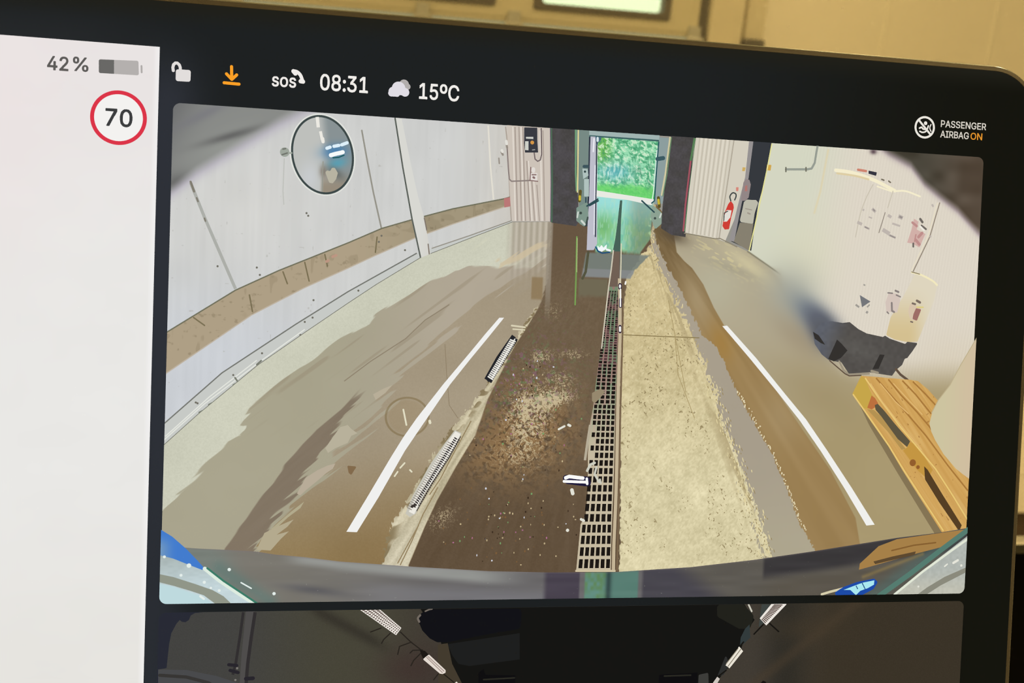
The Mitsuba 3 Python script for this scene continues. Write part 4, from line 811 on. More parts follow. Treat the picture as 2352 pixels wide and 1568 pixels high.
pic('pallet_board_gap', strokes([[(1380.7, 458.5), (1405.1, 482.7), (1448, 524.6), (1497.5, 573.9), (1550.2, 634.5), (1598.8, 686.7)], [(1407.7, 460.5), (1436.5, 491), (1475.3, 525.9), (1503.3, 554.1), (1527.6, 584.3)], [(1438.8, 462.4), (1469.4, 489.4), (1506.8, 528.9)], [(1462.2, 463.6), (1492.9, 489.7), (1515.6, 510.8)]], 3.2), (168, 120, 58), 'dark gaps between the pallet boards')
pic('pallet_board_edge', strokes([[(1356.8, 459), (1384.5, 493.8), (1438, 555.1), (1479.3, 597.5), (1522.9, 642), (1565.6, 697.8), (1601.2, 746.7)], [(1331.8, 492.3), (1379.8, 550.8), (1417, 596.5), (1452.7, 646.2), (1547.9, 770.3)]], 3), (232, 200, 118), 'light edges of the pallet boards')
pic('pallet_board_edge', strokes([[(1368.8, 469.4), (1396.7, 506), (1448, 561.2), (1489.3, 602.8)], [(1389.9, 468.9), (1425.6, 505.4), (1456.1, 529.8)], [(1418.8, 468.2), (1454.5, 501.3), (1487.3, 531)]], 2), (224, 184, 116))
drum = poly([(1624.8, 341.6), (1599.7, 372.1), (1568.1, 427), (1545.8, 469.7), (1521, 501.7), (1508.7, 527.1), (1504, 548.7), (1508.8, 564.8), (1518.6, 582.6), (1539, 611.2), (1568.3, 640.7), (1584.9, 652.3), (1645.1, 690.1)], 3)
pic('white_drum', drum, paint(lambda x, y: mixc(C(205, 196, 160), C(208, 190, 160), smoothstep((1522, 483.7)[0], (1601, 482)[0], x))), 'white round drum at the right edge of the picture')
pic('drum_edge', stroke([(1600.6, 370.3), (1568, 426.1), (1545.8, 468.8), (1521, 500.8), (1507.7, 527.1)], 1.8), (190, 176, 140), 'soft edge of the drum')

# drain channel strips, grate
pic('drain_cover', poly([(629.1, 399.5), (637.7, 403.3), (595, 477.5), (586.9, 486), (582.6, 481.1)]), (40, 42, 46), 'lifted white ribbed drain cover')
def teeth(a0, a1, b0, b1, n, wd, skew=0.0):
    o = []
    for k in range(n):
        t = (k + 0.5) / n
        o.append([(a0[0] + (a1[0] - a0[0]) * t, a0[1] + (a1[1] - a0[1]) * t), (b0[0] + (b1[0] - b0[0]) * t, b0[1] + (b1[1] - b0[1]) * t)])
    return strokes(o, wd)
pic('drain_cover', stroke([(632.4, 396.9), (604.5, 439.1), (582.6, 481.1)], 9, 'flat').union(poly([(627.3, 397), (640.2, 403.3), (592, 487.5), (579.9, 477.8)])), (34, 36, 42))
pic('drain_cover_teeth', teeth((625.8, 402.1), (584.1, 476.1), (637, 405.9), (594.4, 482.5), 22, 2.7).union(stroke([(634.3, 402.6), (593.3, 477.5)], 2.2)), (238, 236, 228), 'white ribs of the drain cover')
pic('drain_cover', poly([(526, 577.3), (538.7, 582.9), (529.6, 607.9), (501.4, 656.1), (474, 697.6), (458, 735.7), (446.7, 742.3), (438.3, 735.7), (451.8, 700.2), (480.4, 644.8), (506.2, 604.9)]), (198, 196, 184))
pic('drain_cover_teeth', poly([(526.9, 579.8), (537.1, 584.6), (526.3, 609.6), (496.6, 659.5), (468.4, 704.3), (454.7, 737.3), (444.7, 732.4), (459.8, 694.4), (487.7, 643), (509.5, 604.8)]), (236, 233, 224))
pic('drain_cover_notch', teeth((514.3, 598.1), (439.6, 725.8), (522.7, 602.2), (448.8, 730.7), 34, 1.7), (150, 144, 134), 'dark notches of the drain cover')  # dark notches between the white teeth
pic('drain_cover_notch', teeth((526.4, 589.7), (450.9, 722.5), (531.5, 592.9), (456, 725.8), 36, 2.3), (40, 36, 40))
pic('drain_cover_notch', teeth((533.2, 592.9), (460.7, 720.8), (536.6, 595.4), (464.1, 723.3), 34, 1.8), (70, 62, 60))
pic('drain_cover_notch', unary_union([stroke([(450.1, 722.5), (455.8, 719.2)], 5), stroke([(537.2, 589.6), (517.1, 629.5), (485.7, 679.4), (459.4, 730.7)], 1.6)]), (58, 52, 50))
pic('drain_cover', unary_union([stroke([(627.4, 377.1), (652.9, 379.6)], 3.4), stroke([(630.2, 383.7), (652.2, 384.6)], 2.8)]), (216, 208, 180))
pic('drain_groove', strokes([[(556.2, 559.5), (525.1, 621.2), (501.9, 669.4), (482.3, 700.1)], [(497.5, 685.9), (471.2, 737.3), (452.3, 786.9), (431.7, 833.1)], [(463.7, 758), (444.4, 795.1), (426.7, 829.8)]], 2.2), (150, 132, 98), 'grooves in the concrete drain edge')

GLpts = [(815.3, 296.1), (811.7, 313.9), (807.5, 381.3), (800.4, 440.5), (796, 482.7), (792.7, 528.4), (787.2, 563.1), (785.9, 618.1), (788.4, 699.5), (786.4, 736.9), (776.8, 756.4), (771.7, 845.8)]
GRpts = [(835.3, 295.3), (836.6, 346.7), (835.9, 392.2), (836.6, 470.8), (836.8, 539.4), (839.1, 634.5), (839.6, 711.2), (839.7, 795.8), (840.9, 846.3)]
pic('drain_grate', poly(GLpts + GRpts[::-1]), paint(lambda x, y: mixc(mixc(C(150, 120, 112), C(120, 140, 112), smoothstep(0.4, 0.6, noise(x / 4, y / 14))), C(198, 186, 160), smoothstep(420, 640, y))), 'metal drain grate in the floor')
ly = np.array([p[1] for p in GLpts]); lx = np.array([p[0] for p in GLpts])
ry = np.array([p[1] for p in GRpts]); rx = np.array([p[0] for p in GRpts])
gl = np.poly1d(np.polyfit(ly, lx, 3)); gr_ = np.poly1d(np.polyfit(ry, rx, 2))
cells, colored, yy = [], [], (819.1, 303.5)[1]
rng = np.random.default_rng(5)
yend = (841.6, 842)[1]
STEP = [((819.1, 303.5)[1], 2.8), ((823, 397.7)[1], 4.6), ((826.2, 473.6)[1], 7.6), ((829.9, 562.4)[1], 11.5), ((832.9, 634.6)[1], 15.5), ((836.5, 719.8)[1], 20), ((841.5, 839.5)[1], 25)]
step = lambda y: float(np.interp(y, [p[0] for p in STEP], [p[1] for p in STEP]))
while yy < yend - 4:
    st = step(yy)
    y0, y1 = yy + 0.12 * st, yy + 0.84 * st
    if y1 > yend: break
    L0, L1 = float(gl((y0))), float(gl((y1)))
    R0, R1 = float(gr_(y0)) - 0.5, float(gr_(y1)) - 0.5
    if yy > (837.7, 749.6)[1]:
        L0, L1, nc = float(np.interp(y0, ly, lx)) + 2, float(np.interp(y1, ly, lx)) + 2, 6
    else:
        nc = 5 if yy > 520 else 4
    for k in range(nc):
        a, b = (k + 0.18) / nc, (k + 0.86) / nc
        q = Polygon([(L0 + (R0 - L0) * a, y0), (L0 + (R0 - L0) * b, y0), (L1 + (R1 - L1) * b, y1), (L1 + (R1 - L1) * a, y1)])
        if k == 0 and 560 < yy < 690 and rng.random() < 0.5:
            continue
        (colored if (yy < 450 and rng.random() < 0.5) else cells).append(q)
    yy += st
pic('grate_opening', unary_union(cells).buffer(0.01), (26, 22, 20), 'dark openings of the grate')
if colored:
    pic('grate_opening', unary_union(colored), (84, 58, 60))
pic('grate_rim', strokes([[(834.6, 279.4), (837.6, 329.8), (840.3, 392.1), (840.7, 464.8), (841.8, 532.5), (844.3, 634.5), (845.3, 719.7), (845, 796.7), (846.2, 847.2)]], 6.5), (196, 180, 150), 'pale metal rim right of the grate')
pic('grate_rim', stroke([(820.2, 225.5), (817.4, 263.3), (813.6, 297), (810.8, 334.9), (806.8, 385.5), (804.6, 415.1)], 2.6, 'flat'), (206, 200, 180))
pic('grate_rim', stroke([(835.3, 212.2), (836.5, 262.5), (836.2, 296.1)], 2.2, 'flat'), (214, 208, 180))
pic('grate_rim', stroke([(788, 563.1), (783.5, 601.2), (780.4, 631.7)], 5, 'flat'), (182, 172, 150))
pic('grate_rim', stroke([(770, 846.6), (850.6, 847.3)], 4, 'flat'), (206, 192, 160))
pic('grate_gap', stroke([(843.7, 329.5), (845.6, 413.9), (847.1, 532.4), (849.6, 634.4), (852, 753.9), (853.3, 847.3)], 3.4, 'flat'), (120, 100, 76), 'dark gap beside the rim')
pic('grate_debris', poly([(789, 501.5), (806, 492.6), (815, 499.2), (805.1, 511.2), (795, 521.6), (789.6, 516.6)], 2), (150, 136, 110), 'debris lying on the grate')
pic('grate_debris', unary_union([stroke([(799.8, 636.6), (791.2, 640.1), (785.6, 652)], 5), stroke([(803.6, 645.1), (800.7, 658.7), (810, 673.9)], 4), stroke([(811.6, 668.8), (813.6, 675.6)], 4)]), (204, 204, 190))
pic('water_glint', unary_union([stroke([(836, 291.9), (836.3, 297.8)], 7), stroke([(838.1, 319.6), (838.6, 333.1)], 6), stroke([(839.4, 371.9), (839.8, 382)], 6)]), (48, 34, 56), 'glints of light along the drain')
pic('water_glint', unary_union([stroke([(836.1, 292.8), (836.2, 296.1)], 4), stroke([(837.3, 300.3), (838.6, 333.1)], 3), stroke([(839.5, 373.5), (839.8, 380.3)], 4), stroke([(847.1, 285.6), (846.4, 289.8)], 3)]), (244, 244, 240))
pic('water_glint', stroke([(744.6, 666.7), (785.4, 669.8), (787.4, 675.7)], 13).union(stroke([(747.4, 673.5), (782.3, 677.5)], 9)), (30, 26, 60), 'bright lamp reflected in the puddle')
pic('water_glint', unary_union([stroke([(743.7, 665.9), (750.5, 663.3), (777.5, 666.5)], 7), stroke([(740.5, 672.7), (783.9, 674.1)], 5.4), stroke([(785.3, 667.3), (786.6, 677.4)], 5)]), (250, 250, 248))
pic('water_glint', unary_union([stroke([(756.7, 689.5), (758.7, 696.3)], 7), stroke([(777.2, 746.2), (782.6, 748.8)], 5), Point((751.2, 767.5)).buffer(3.2), stroke([(726.1, 572.5), (737.1, 566.5)], 4), stroke([(744.8, 563.8), (748.3, 565.4)], 5)]), (226, 226, 214))
# coloured sparkles in the puddle
pts = [(642.1, 540.5), (745.7, 847.3)]
def sparkle(n, c, seed, area):
    r = np.random.default_rng(seed)
    o = []
    for _ in range(n):
        cx, cy, sx, sy = area[r.integers(len(area))]
        x, y = cx + sx * r.normal(), cy + sy * r.normal()
        o.append(affinity.scale(Point(x, y).buffer(1, quad_segs=2), r.uniform(0.8, 1.9), r.uniform(0.8, 2.4)))
    g = unary_union(o)
    return g.intersection(poly([(685.5, 410.2), (763, 416.3), (787.2, 584.3), (778.3, 686), (769.7, 838.9), (466.1, 828.4), (495.7, 729), (542.3, 637.5), (581.1, 554.1), (612.2, 487)]))
A = [(*(645.3, 469.6), 32, 32), (*(605.3, 753.9), 70, 40), (*(671, 586), 55, 45), (*(665.3, 770.7), 60, 45)]
for n, c, sd in ((26, (172, 108, 142), 1), (26, (116, 162, 104), 2), (60, (190, 172, 134), 3), (18, (206, 210, 222), 4), (60, (124, 92, 58), 5), (40, (58, 44, 32), 6)):
    pic('puddle_sparkle', sparkle(n, c, sd, A), c, 'tiny coloured sparkles in the puddle' if sd == 1 else None)
pic('wet_patch', poly([(286.5, 614.2), (299.5, 593.8), (312.4, 575), (325.9, 570.7), (332.6, 577.9), (344, 585.8), (333, 590.9), (327, 604), (304.9, 614), (291.6, 623.1)]), (184, 177, 155), 'pale torn patches at the edge of the brown puddle')
pic('wet_patch', poly([(252.5, 669.6), (274.3, 654.8), (291.5, 646.6), (305.8, 642.4), (301.3, 652.2), (288.8, 661.2), (271, 677.5), (255.5, 690.6), (244, 702), (237.6, 698.8)]), (184, 172, 152))
pic('wet_patch', poly([(206, 752.2), (227.5, 732.8), (251.4, 713.3), (244.7, 725.5), (223.1, 742.5), (201.6, 763.5), (192.3, 765.1)]), (178, 170, 140))
pic('wet_patch', poly([(168.3, 802.1), (181.5, 771.5), (206.2, 758.7), (233.4, 746.5), (222, 760.3), (203.5, 774.8), (225.4, 768.4), (210.9, 782.9), (193.4, 803.9)]), (180, 170, 142))
pic('wet_patch', poly([(370.7, 513), (389.7, 502), (405.7, 495.1), (393.2, 510), (375.9, 523.4)]), (184, 174, 152))
pic('wet_mark', poly([(327.5, 646.2), (345.2, 647.7), (339.9, 655.9), (335.3, 664.1), (330.3, 659.2)], 2), (130, 106, 76), 'small reddish mark in the puddle')
pic('floor_crack', stroke([(844.5, 387.7), (910.6, 388.2), (999.9, 388.8)], 1.8), (138, 122, 82), 'thin joint across the dry concrete')
pic('floor_crack', strokes([[(934.1, 317.8), (950.4, 385.2), (977.7, 495.6)], [(950.4, 385.2), (960.1, 461.8), (998, 546.8)]], 1.2), (168, 150, 104))
pic('floor_crack', strokes([[(317, 489.9), (363.9, 452.2), (427.2, 408.2), (462.7, 372), (506.9, 341.8)]], 1.8), (142, 130, 110))
pic('floor_crack', strokes([[(501.2, 415.7), (506.5, 473), (513.5, 530.5), (531, 554.9)]], 1.2), (142, 127, 103))
pic('floor_fleck', unary_union([stroke([(415.5, 665.1), (420.9, 656.8)], 3), stroke([(425.5, 649.4), (433.4, 640.3)], 3), stroke([(477.5, 560.8), (478.4, 564.1)], 5), stroke([(427.6, 540.4), (434.3, 568.9)], 3.2), stroke([(443.7, 653.3), (447.1, 656.6)], 3)]), (226, 222, 196), 'small glints on the brown puddle')
rr = np.random.default_rng(9)
edge = [(float(np.interp(y, [p[0] for p in BLE], [p[1] for p in BLE])) + rr.normal() * 2.2, y) for y in np.linspace((1095.5, 493.1)[1], (1248.2, 767.2)[1], 95)]
pic('floor_fleck', unary_union([affinity.scale(Point(p).buffer(1, quad_segs=2), rr.uniform(.8, 2), rr.uniform(1, 3)) for p in edge if rr.random() < 0.75]), (226, 214, 178))
edge = [(float(np.interp(y, [p[0] for p in CRE], [p[1] for p in CRE])) + rr.normal() * 9 - 4, y) for y in np.linspace((1040.1, 477)[1], (1147.9, 819.8)[1], 170)]
pic('floor_fleck', unary_union([affinity.rotate(affinity.scale(Point(p).buffer(1, quad_segs=2), rr.uniform(.7, 1.4), rr.uniform(1, 6)), -18) for p in edge]), (222, 208, 160))
pic('floor_fleck', unary_union([affinity.rotate(affinity.scale(Point((p[0] + 5, p[1] + 4)).buffer(1, quad_segs=2), .8, rr.uniform(1, 4)), -18) for p in edge[::2]]), (150, 132, 90))  # darker flecks beside the pale ones along the concrete edge
# guide lines of the reversing picture
pic('guide_line', poly([(602.5, 363.1), (576.9, 394.5), (551.4, 427.4), (500.6, 491.3), (452.7, 556.3), (429.3, 591.9), (407.7, 629.1), (367.9, 701.4), (329.8, 769.4), (349.1, 770.2), (386.7, 705.4), (432.7, 618.1), (452.1, 587.5), (472.3, 556), (513.8, 491), (551.8, 440.6), (582.1, 401.7), (611.7, 362.8)]), (240, 240, 238), 'white guide line on the left of the lane')
pic('guide_line', poly([(1046.6, 364.2), (1106, 425.3), (1168.2, 491.5), (1218.4, 547.3), (1266.6, 608.1), (1321.6, 682.9), (1373.5, 758.4), (1391.7, 756.7), (1336.8, 681), (1280.7, 607.1), (1231.4, 544.4), (1181.2, 491.2), (1119.8, 424.9), (1056.6, 363)]), (240, 240, 236), 'white guide line on the right of the lane')

# own car's bodywork along the foot of the picture
BUMP = [(-8.7, 793.4), (61.5, 799.3), (110.8, 801.9), (166.8, 805.4), (201.5, 811.2), (255.3, 816.4), (319.5, 824.9), (458.1, 835.8), (600.2, 845.2), (716.4, 848.7), (849.8, 849), (1002.3, 840.7), (1129.8, 827.6), (1253.2, 811.5), (1378.2, 793.3), (1442.6, 783.7), (1539.1, 773), (1597.2, 764)]
def bump_paint(x, y):
    yb = pl(x, BUMP)
    v = y - yb
    c = mixc(C(122, 119, 111), C(104, 102, 103), smoothstep(150, 600, x))
    c = mixc(c, C(150, 152, 148), smoothstep(200, 260, x) * smoothstep(700, 560, x) * smoothstep(22 + 0, 4, v - 0.03 * (x - 250)) * 0.9)
    c = mixc(c, C(128, 128, 134), smoothstep(26, 50, v) * smoothstep(300, 420, x) * smoothstep(860, 700, x) * 0.5)
    c = mixc(c, C(72, 66, 78), smoothstep((703.2, 863.9)[0], (717, 864)[0], x) * smoothstep((781.2, 864.6)[0], (775.9, 864.6)[0], x))
    gn = noise(x / 6, y / 8, 2.0)
    c = mixc(c, mixc(C(84, 132, 118), mixc(C(92, 140, 84), C(96, 150, 136), gn), smoothstep((842.6, 865.2)[0], (829.4, 865.1)[0], x)), smoothstep((786.4, 864.7)[0], (791.7, 864.7)[0], x) * smoothstep((899.3, 865.8)[0], (893.9, 865.7)[0], x) * 0.8)
    c = mixc(c, C(50, 70, 70), dr.exp(-dr.square((x - (836.7, 873.7)[0]) / 6)) * 0.9)
    c = mixc(c, C(72, 70, 78), smoothstep((901, 865.8)[0], (909.9, 865.9)[0], x))
    c = mixc(c, C(98, 94, 84), smoothstep((949.7, 874.9)[0], (1022, 875.7)[0], x - 1.2 * v) * 0.8)
    c = mixc(c, C(58, 56, 58), smoothstep((1150.8, 841.8)[0], (1160.1, 841.9)[0], x) * smoothstep(50, 28, v - 0.02 * (x - 1200)) )
    c = mixc(c, C(90, 84, 74), smoothstep(34, 62, v) * smoothstep((1113.6, 876.6)[0], (1206.7, 877.6)[0], x) * 0.8)
    c = mixc(c, C(118, 132, 126), smoothstep((146.5, 858.4)[0], (76.8, 857.8)[0], x - 0.3 * v) * 0.6)
    c = mixc(c, C(84, 84, 90), blob(x, y, (273.1, 877.6), 60, 8, 8) * 0.7)
    c = mixc(c, C(98, 122, 116), dr.exp(-dr.square(segd(x, y, (103.2, 835.5), (194.5, 897.8)) / 14)) * 0.7)
    c = mixc(c, C(84, 104, 100), dr.exp(-dr.square(segd(x, y, (1398.3, 899.4), (1578, 776.7)) / 16)) * 0.7)
    c = mixc(c, C(150, 128, 76), dr.exp(-dr.square(segd(x, y, (1372.2, 863.2), (1501.2, 817.3)) / 4)) * 0.5)
    sp = smoothstep(0.965, 0.99, noise(x / 2.6, y / 2.6, 4.0))
    c = mixc(c, C(170, 172, 160), sp * 0.5)
    edge = smoothstep(4, 0, v)
    return mixc(c, C(120, 110, 112), edge * 0.35) + 0.025 * (noise(x / 60, y / 9, 6.0) - 0.5)
pic('own_bumper', poly(BUMP + [(1637.2, 937.2), (-13.3, 912.6)]), paint(bump_paint), "glossy bumper of the car along the foot of the picture")
pic('bumper_reflection', poly([(1402.7, 800.6), (1442.7, 786.4), (1538.2, 773.9), (1593.4, 766.7), (1559.4, 799.4), (1491.2, 815.4), (1361.9, 848.8), (1363.1, 836.2)]), (166, 128, 72), 'pallet reflected in the bumper')
pic('bumper_reflection', poly([(1392.8, 832), (1433, 822.3), (1486.1, 811.8), (1483.6, 819), (1433.4, 829.5), (1396.9, 837.4)]), (92, 72, 48))
pic('bumper_reflection', stroke([(1432.3, 809.7), (1480.5, 799.1), (1529.4, 793.8)], 3), (132, 94, 48))
pic('bumper_reflection', stroke([(1283.2, 898), (1301.9, 892.9), (1328.3, 886.9)], 5), (214, 206, 172), 'lamp reflected in the bumper')
pic('bumper_glow', poly([(1330.1, 883.4), (1358.4, 873.8), (1396.6, 867), (1404.7, 874.3), (1395.8, 888.6), (1367.6, 902.6), (1302.3, 900)], 4), (26, 74, 168), 'blue glow in the bumper')
pic('bumper_glow', poly([(1330.4, 889.6), (1349.2, 882.7), (1364.3, 877.5), (1372.8, 874.9), (1396.8, 870.6), (1396.3, 879.6), (1383.1, 886.6), (1367, 891.8), (1357.8, 900.7), (1344.8, 889.8)]), (170, 232, 240), 'bright blue white light in the bumper')
pic('bumper_glow', strokes([[(1370, 875.7), (1377.4, 888.4)], [(1356.8, 881), (1361, 888.2)]], 2), (40, 90, 140))
# corner glass, left and right
pic('corner_blue', poly([(-15.6, 760.1), (-0.3, 764.9), (19.7, 777.6), (44.7, 800), (64.3, 820.8), (77.8, 836.1), (73.2, 838.5), (45.4, 827.1), (22.2, 817.4), (-14.4, 807.7)], 2), paint(lambda x, y: mixc(C(66, 124, 206), C(120, 156, 190), smoothstep(30, -10, x) * smoothstep(770, 800, y))), 'blue patch of the car at the lower left corner')
pic('corner_glass', poly([(-14.4, 807.7), (22.2, 817.4), (45.4, 827.1), (73.2, 838.5), (77.8, 836.1), (115.6, 866.2), (172.8, 907.2), (-13.5, 904.6)]), paint(lambda x, y: mixc(C(164, 176, 174), C(196, 214, 218), smoothstep(790, 900, y + 0.2 * x)) + 0.03 * (noise(x / 9, y / 4) - 0.5)), 'pale glass edge at the lower left corner')
pic('corner_glass_band', poly([(-13.5, 842.6), (23.1, 850.9), (61.6, 864), (92.7, 875.6), (112.3, 887.1), (132.2, 906.7), (105.1, 906.3), (77.5, 885), (54.3, 876.7), (23.5, 866.8), (-13.2, 856.9)], 3), (144, 150, 136), 'grey green bands across the corner glass')
pic('corner_glass_band', poly([(-13.1, 860.1), (23.5, 868.4), (54.4, 879.9), (74.5, 886.6), (101.2, 906.2), (-13.5, 904.6)], 2), (190, 218, 222))
pic('corner_glass_edge', stroke([(77.8, 836.1), (103.8, 858), (135.4, 880.1), (171.2, 904)], 7), (222, 236, 224), 'bright edge of the corner glass')
pic('corner_glass_edge', stroke([(82.4, 835.4), (111.5, 858.9), (147.2, 883.5), (179.1, 905.7)], 3.6), (58, 124, 104), 'green edge of the corner glass')
pic('corner_glass_glint', unary_union([Point(p).buffer(r) for p, r in zip([(50, 830.3), (7, 814.1), (36.7, 847.8), (77.7, 861), (104.3, 876.5), (89.5, 871.5), (121, 838.1), (202, 883.3)], (4, 2.6, 2.6, 2.8, 2.6, 2.2, 3, 3))] + [stroke([(142.7, 862.4), (160.9, 873.1)], 2.6), stroke([(71.4, 886.5), (77.7, 891.4)], 4)]), (228, 238, 234), 'water drops on the corner glass')
pic('corner_glass', poly([(1603, 777.7), (1596.3, 783.1), (1522, 837.3), (1444.9, 900), (1437.8, 911.6), (1625.9, 914.1)]), paint(lambda x, y: mixc(C(176, 182, 176), C(192, 192, 178), smoothstep(840, 900, y)) + 0.04 * (noise(x / 5, y / 5) - 0.5)), 'pale glass edge at the lower right corner')
pic('corner_glass_edge', stroke([(1601.4, 766.8), (1540.2, 810.2), (1474, 858.7), (1408.2, 903.1)], 11), (84, 124, 112))
pic('corner_glass_edge', stroke([(1600.5, 786.8), (1560.3, 813.9), (1503.1, 853.5), (1443, 899.9)], 5), (226, 232, 214))
pic('corner_glass_band', poly([(1601.9, 845.2), (1553.2, 864.8), (1514.8, 886.3), (1486.4, 905.9), (1506, 906.1), (1544.3, 883), (1600.5, 856.1)]), (138, 138, 124))
pic('corner_glass_glint', unary_union([stroke([(1571.4, 835.9), (1581.1, 830.5)], 5), stroke([(1552, 843), (1557.7, 838.5)], 3), Point((1589.7, 841.4)).buffer(2.6), Point((1495, 884.2)).buffer(2)]), (230, 230, 218))

# ------------------------------------------------------------------ second camera picture, cut off by the photograph's lower edge
LOW = SCREEN + '__dim_camera_view'
LF = rrect(0, 915.5, 1600, 1485, 13)
def low(name, geom, color, label=None):
    return lit(name, geom.intersection(LF), color, label, LOW)
def low_paint(x, y):
    c = mixc(C(66, 66, 64), C(70, 68, 56), smoothstep(100, 330, x))
    c = mixc(c, C(62, 56, 50), smoothstep(380, 500, x) * 0.8)
    c = mixc(c, C(57, 50, 39), smoothstep(1150, 1330, x))
    c = mixc(c, C(34, 34, 30), smoothstep(1130, 1240, x) * smoothstep(1290, 1180, x) * 0.8)
    c = mixc(c, C(62, 46, 44), blob(x, y, (456.4, 1027.8), 60, 40) * 0.6)
    dg = (x - (274.3, 916.8)[0]) * 0.55 - (y - (274.3, 916.8)[1])
    c = mixc(c, C(52, 49, 42), dr.exp(-dr.square((dg - 4) / 13)) * smoothstep((250.4, 916.5)[0], (290.3, 917.1)[0], x) * smoothstep((439, 1002.4)[0], (373.6, 1000.9)[0], x) * 0.85)
    dg2 = (x - (1123.1, 1077.7)[0]) * 0.75 + (y - (1123.1, 1077.7)[1])
    c = mixc(c, C(72, 60, 46), dr.exp(-dr.square((dg2 - 16) / 16)) * smoothstep((1064.9, 1016.3)[0], (1176.1, 1018.8)[0], x) * 0.5)
    c = mixc(c, C(66, 56, 42), blob(x, y, (1248.7, 967), 70, 26) * 0.5)
    return c + 0.012 * (noise(x / 1.6, y / 1.6) - 0.5)
lit('dim_camera_view', LF, paint(low_paint), 'dim second camera picture along the lower edge')
CARL = [(-28.5, 908.4), (78.4, 916.3), (63, 916.9), (55.5, 921.6), (52.6, 929.6), (46.6, 933.5), (40.4, 932.6), (36.5, 929.3), (31.3, 935.6), (22.6, 953.1), (19.3, 973), (15.9, 1016.9), (1.4, 1019), (4.8, 1153.1), (-22.6, 1152)]
low('own_car_corner', poly(CARL), (38, 41, 53), 'dark navy outline of the car in the corner')  # navy silhouette of the car body
low('wall_pipe', poly([(152.7, 915), (168.4, 915.3), (161.3, 971.8), (154.3, 1028.5), (157.2, 1158.7), (139.2, 1158.1), (145.4, 1044.5), (147.2, 995.9)]), (78, 76, 76), 'grey upright pipe in the dim picture')
low('pipe_dark_line', unary_union([stroke([(148.1, 916.6), (143.2, 963.4), (137.4, 1010.2), (132.6, 1032)], 5, 'flat'), stroke([(169.2, 916.9), (163.5, 963.8), (158.6, 1012.3), (156.6, 1052.9)], 6, 'flat')]), (48, 46, 48), 'dark edges of the pipe')  # dark lines on both sides of the upright pipe
low('pipe_dark_line', unary_union([stroke([(125.1, 1013.2), (139.1, 1015.1)], 6), stroke([(127.7, 1023.7), (141.8, 1028.1)], 6), stroke([(156.2, 1039.9), (168.7, 1039.4)], 7)]), (38, 36, 44))
low('pipe_clamp', unary_union([Point((140, 1020)).buffer(2), Point((137.5, 1041.8)).buffer(2)]), (126, 122, 118), 'small clamps on the pipe')
low('grey_shape', poly([(1.4, 1019), (50.4, 1021), (104.7, 1033.7), (151.8, 1051.1), (154.8, 1158.7), (4.8, 1153.1)]), (72, 73, 76), 'grey shape along the lower left')  # plain grey area with a darker line near its top
low('grey_shape', stroke([(4.7, 1029.5), (50.7, 1033.9), (89.5, 1045.4), (105.2, 1055.5)], 6), (54, 53, 52))
blk = poly([(471, 922.3), (502.3, 916.9), (662.4, 918.4), (760.9, 1009.6), (759, 1181.1), (544.7, 1173.2), (537.2, 1055), (506.1, 978.8), (487.4, 968.4), (475.3, 953.1), (468.1, 936.4)], 6)
low('own_car', poly([(464.5, 903.1), (666.2, 905.8), (987.3, 910.1), (1115.3, 911.8), (1141, 947.4), (1128.9, 964.8), (1111, 1017.4), (1067.4, 1069.2), (1036.3, 1191.5), (541.4, 1173), (537.2, 1055), (512.8, 978.9)]), (17, 18, 18), 'black silhouette of the car from above')
low('car_mirror', poly([(489.8, 916.7), (666.7, 917.6), (665.6, 956.5), (604.7, 965.6), (529.5, 979.2), (506.1, 979.6), (491.7, 971.8), (477.1, 956.5), (468.1, 936.4), (472.7, 924)], 8), (13, 15, 22), 'black rounded door mirror')
low('car_mirror_edge', unary_union([stroke(smooth_line([(470.7, 939.7), (468, 933), (472, 927.3)]), 4), stroke(smooth_line([(481.6, 919.9), (489, 916.7), (493.9, 915.9)]), 3)]), (112, 104, 96), 'pale rim of the door mirror')
low('car_panel', poly([(507.1, 983.8), (526.2, 981.7), (536, 1021.3), (557.6, 1062.2), (561.6, 1173.8), (517.9, 1172.2)]), (66, 58, 46), 'brown strip beside the car')
low('car_panel', poly([(526.3, 983.4), (664.2, 965), (666.2, 1015.9), (568.9, 1026.3), (547.7, 1021.6), (535.4, 1004.5)]), (27, 29, 30))
low('car_grille', poly([(587.1, 1039.4), (597, 1032.9), (600.8, 1044), (658.8, 1046.3), (663.7, 1177.6), (592, 1174.9)]), (9, 10, 15), 'black opening of the car front')
low('car_grille', poly([(946.7, 1052.9), (1026.3, 1050.5), (1027.2, 1191.1), (945.4, 1188.1)]), (9, 10, 15))
low('grille_bar', stroke([(597.7, 1053.2), (657.2, 1051.4)], 3), (40, 40, 34))
low('grille_bar', stroke([(957.6, 1055.8), (1011.9, 1055.4)], 3), (40, 40, 34))
low('car_mirror', poly([(1060.2, 914.5), (1115.4, 915.3), (1138.8, 938.5), (1132.6, 964.9), (1108.5, 964.5), (1061.4, 939.1)], 8), (31, 32, 27))
low('car_panel', poly([(1154.4, 915.8), (1173, 916.1), (1168, 947.8), (1150.1, 961.7), (1151.8, 938.7)]), (62, 68, 66))
low('car_panel', poly([(1130.3, 956), (1133.4, 982.6), (1119.2, 995.5), (1112, 999.8), (1113, 982.2), (1121.5, 964.7)]), (48, 58, 60))
low('car_panel', poly([(1083.3, 1016.8), (1091.5, 1034.5), (1080.6, 1056.3), (1067, 1060.3), (1076.8, 1034.2)], 2), (44, 46, 46))
low('car_panel', poly([(1028.3, 1055), (1048.2, 1051.1), (1059.3, 1192.3), (1027.2, 1191.1)], 3), (60, 60, 58))
